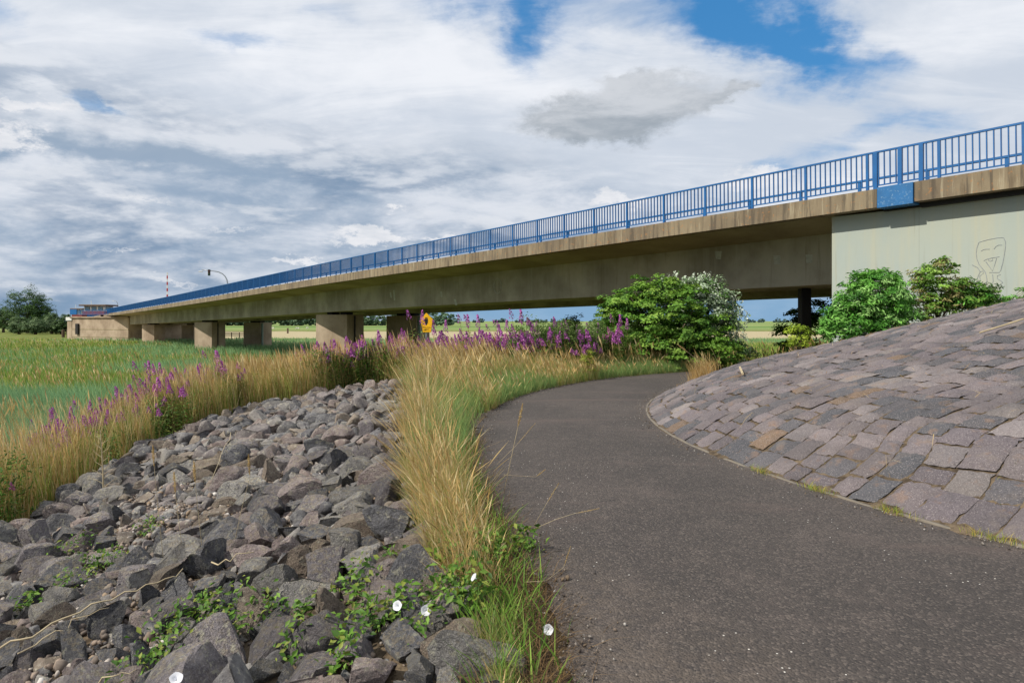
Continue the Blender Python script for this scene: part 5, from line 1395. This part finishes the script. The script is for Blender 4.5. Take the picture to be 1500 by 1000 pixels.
# ------------------------------------------------------------ tall single stalks and twigs
def stalk(name, pts, Y, r, label, head=0, cat='grass stalk', col=M_twig, dz=None):
    pp = [Vector(((px - 750) / 1000 * (Y + dy), Y + dy, EYE + (HORIZON - py) / 1000 * (Y + dy))) for px, py, dy in pts]
    h = empty(name, pp[0]); tag(h, label, cat)
    mb = MB(); mb.tube(pp, [r * (1 - .6 * i / (len(pp) - 1)) for i in range(len(pp))], 5); mb.build('stem', col, h, smooth=True)
    if head:
        a_, b_ = pp[-2].lerp(pp[-1], .1), pp[-1] + (pp[-1] - pp[-2]) * .1; n = 260; q = rng.uniform(0, 1, n)
        P_ = np.array([a_.lerp(b_, float(k)) for k in q]) + rng.normal(0, 1, (n, 3)) * (head * np.sin(np.pi * np.clip(q, .04, .96)))[:, None] * .5
        v, f, c_ = leaves(P_, rng.normal(0, 1, (n, 3)), np.full(n, head * 1.1), .4, pick(STRAW, n)); obj_np('seed_head', v, f, M_grass, h, c_)
    return h
stalk('grass_stalk', [(738, 722, 0), (750, 665, 0), (758, 628, 0), (765, 594, 0)], 5.6, .003, 'tall golden grass stalk rising over the asphalt at the verge', .012)
stalk('grass_stalk', [(728, 680, 0), (756, 652, .05), (782, 622, .1)], 6.2, .002, 'thin bent stalk left of the tall golden one, reaching over the path', .006)
stalk('grass_stalk', [(738, 695, 0), (765, 697, .1), (785, 698, .1), (798, 688, .1)], 6.0, .002, 'thin stalk lying nearly flat across the path edge', .006)
stalk('grass_stalk', [(782, 770, 0), (800, 738, 0), (817, 710, 0)], 4.9, .002, 'thin straight stalk beside the path, low on the verge', .006)
stalk('grass_stalk', [(778, 776, 0), (815, 760, -.05), (840, 752, -.1), (874, 745, -.2)], 4.8, .0018, 'long thin stalk reaching right across the asphalt', .005)
stalk('grass_stalk', [(770, 852, 0), (800, 850, -.05), (826, 830, 0), (835, 802, 0)], 4.0, .0018, 'thin curved stalk at the lower verge', .005)
for px, py, lb in ((224, 655, 'tall dry stalk in front of the boulders, leftmost of the thin group'), (284, 678, 'tall dry stalk in the middle of the stone slope'), (255, 694, 'short dry stalk between two taller ones on the stone slope'), (364, 668, 'bent dry stalk right of the group on the stone slope')):
    b_ = 855 - abs(px - 280) * .2
    stalk('grass_stalk', [(px + (18 if px < 300 else -30), b_, 0), (px + (8 if px < 300 else -12), (py + b_) / 2, 0), (px + 2, py + 30, 0), (px, py, 0)], 5.4, .0025, lb, .011)
# bare dead shoot at left
def deadplant(px, py0, py1, Y, label):
    h = empty('dead_shoot', ((px - 750) / 1000 * Y, Y, EYE - (py0 - HORIZON) / 1000 * Y)); tag(h, label, 'dead plant')
    def q(px_, py_): return ((px_ - 750) / 1000 * Y, Y, EYE - (py_ - HORIZON) / 1000 * Y)
    mb = MB(); mb.tube([q(px + 3, py0), q(px + 1, (py0 + py1) / 2), q(px - 2, py1)], [.012, .008, .004], 6)
    for k in range(12):
        f_ = .08 + .07 * k; yb = py0 + (py1 - py0) * f_; sd_ = -1 if k % 2 else 1; mb.tube([q(px + 3 - 5 * f_, yb), q(px + sd_ * 9, yb - 6), q(px + sd_ * random.uniform(13, 24) * (1 - .5 * f_), yb - 20 * random.uniform(.4, 1))], [.004, .003, .0015], 4)
    mb.build('stem', M_twig, h)
deadplant(149, 722, 630, 9.4, 'pale bare dead shoot with side twigs at the left end of the boulders')
def twig(pts, r, label, dz=.2):
    r *= .7; p0 = [ground_px(px, py, dz) for px, py in pts]; pp = []
    for a_, b_ in zip(p0[:-1], p0[1:]):
        for q in (0, .33, .66): pp.append(a_.lerp(b_, q) + Vector((random.gauss(0, .012), random.gauss(0, .012), random.gauss(0, .012))))
    pp.append(p0[-1]); mb = MB(); mb.tube(pp, [r * (1 - .5 * i / (len(pp) - 1)) for i in range(len(pp))], 6)
    o = mb.build('dead_branch', M_twig, None, smooth=True); tag(o, label, 'branch')
twig([(0, 945), (45, 930), (95, 905), (150, 882), (200, 862), (245, 845), (268, 832)], .009, 'long pale dead branch lying across the gravel at lower left')
twig([(25, 960), (60, 935), (110, 910), (160, 890)], .006, 'thinner dead branch crossing beside the long pale one')
twig([(308, 823), (340, 818), (372, 808)], .008, 'short pale stick on the boulders in the middle of the slope')
twig([(340, 633), (325, 665), (310, 702)], .007, 'straight pale stick leaning between boulders near the grass edge', .35)
twig([(145, 999), (170, 990), (200, 980)], .006, 'short dead twig at the bottom left edge of the picture')
# pale sticks on the setts
def sstick(pts, r, label):
    pp = []
    for px, py in pts:
        u = (px - 750) / 1000; Y = min(np.linspace(4.5, 13, 900), key=lambda Y: abs((EYE - (float(cone_z(math.hypot(u * Y - CX, Y - CY))) + .07)) / Y - (py - HORIZON) / 1000)); rr = math.hypot(u * Y - CX, Y - CY); pp.append(Vector((u * Y, Y, float(cone_z(rr)) + .07)))
    mb = MB(); mb.tube(pp, r, 6); tag(mb.build('stick', M_twig), label, 'stick')
sstick([(1435, 487), (1465, 478), (1499, 467)], .012, 'pale stick lying on the stone slope at the right edge')
sstick([(1084, 538), (1088, 547)], .02, 'short white stick at the upper edge of the stone slope')
stalk('grass_stalk', [(1034, 553, 0), (1025, 530, 0), (1008, 516, 0), (993, 505, 0)], 15.5, .005, 'curved straw stalk at the rim of the stone slope before the elder bush', .02)
n = 500; x = 4.35 + rng.normal(0, .14, n); y = 15.6 + rng.normal(0, .2, n)
v, f, c_ = merge(grass(x, y, .38, .5, .007, STRAW + OCHRE, (.1, .6), 4, .2, .01)); tag(obj_np('grass_tuft', v, f, M_grass, None, c_), 'straw grass tuft at the upper edge of the paving before the elder bush', 'grass')
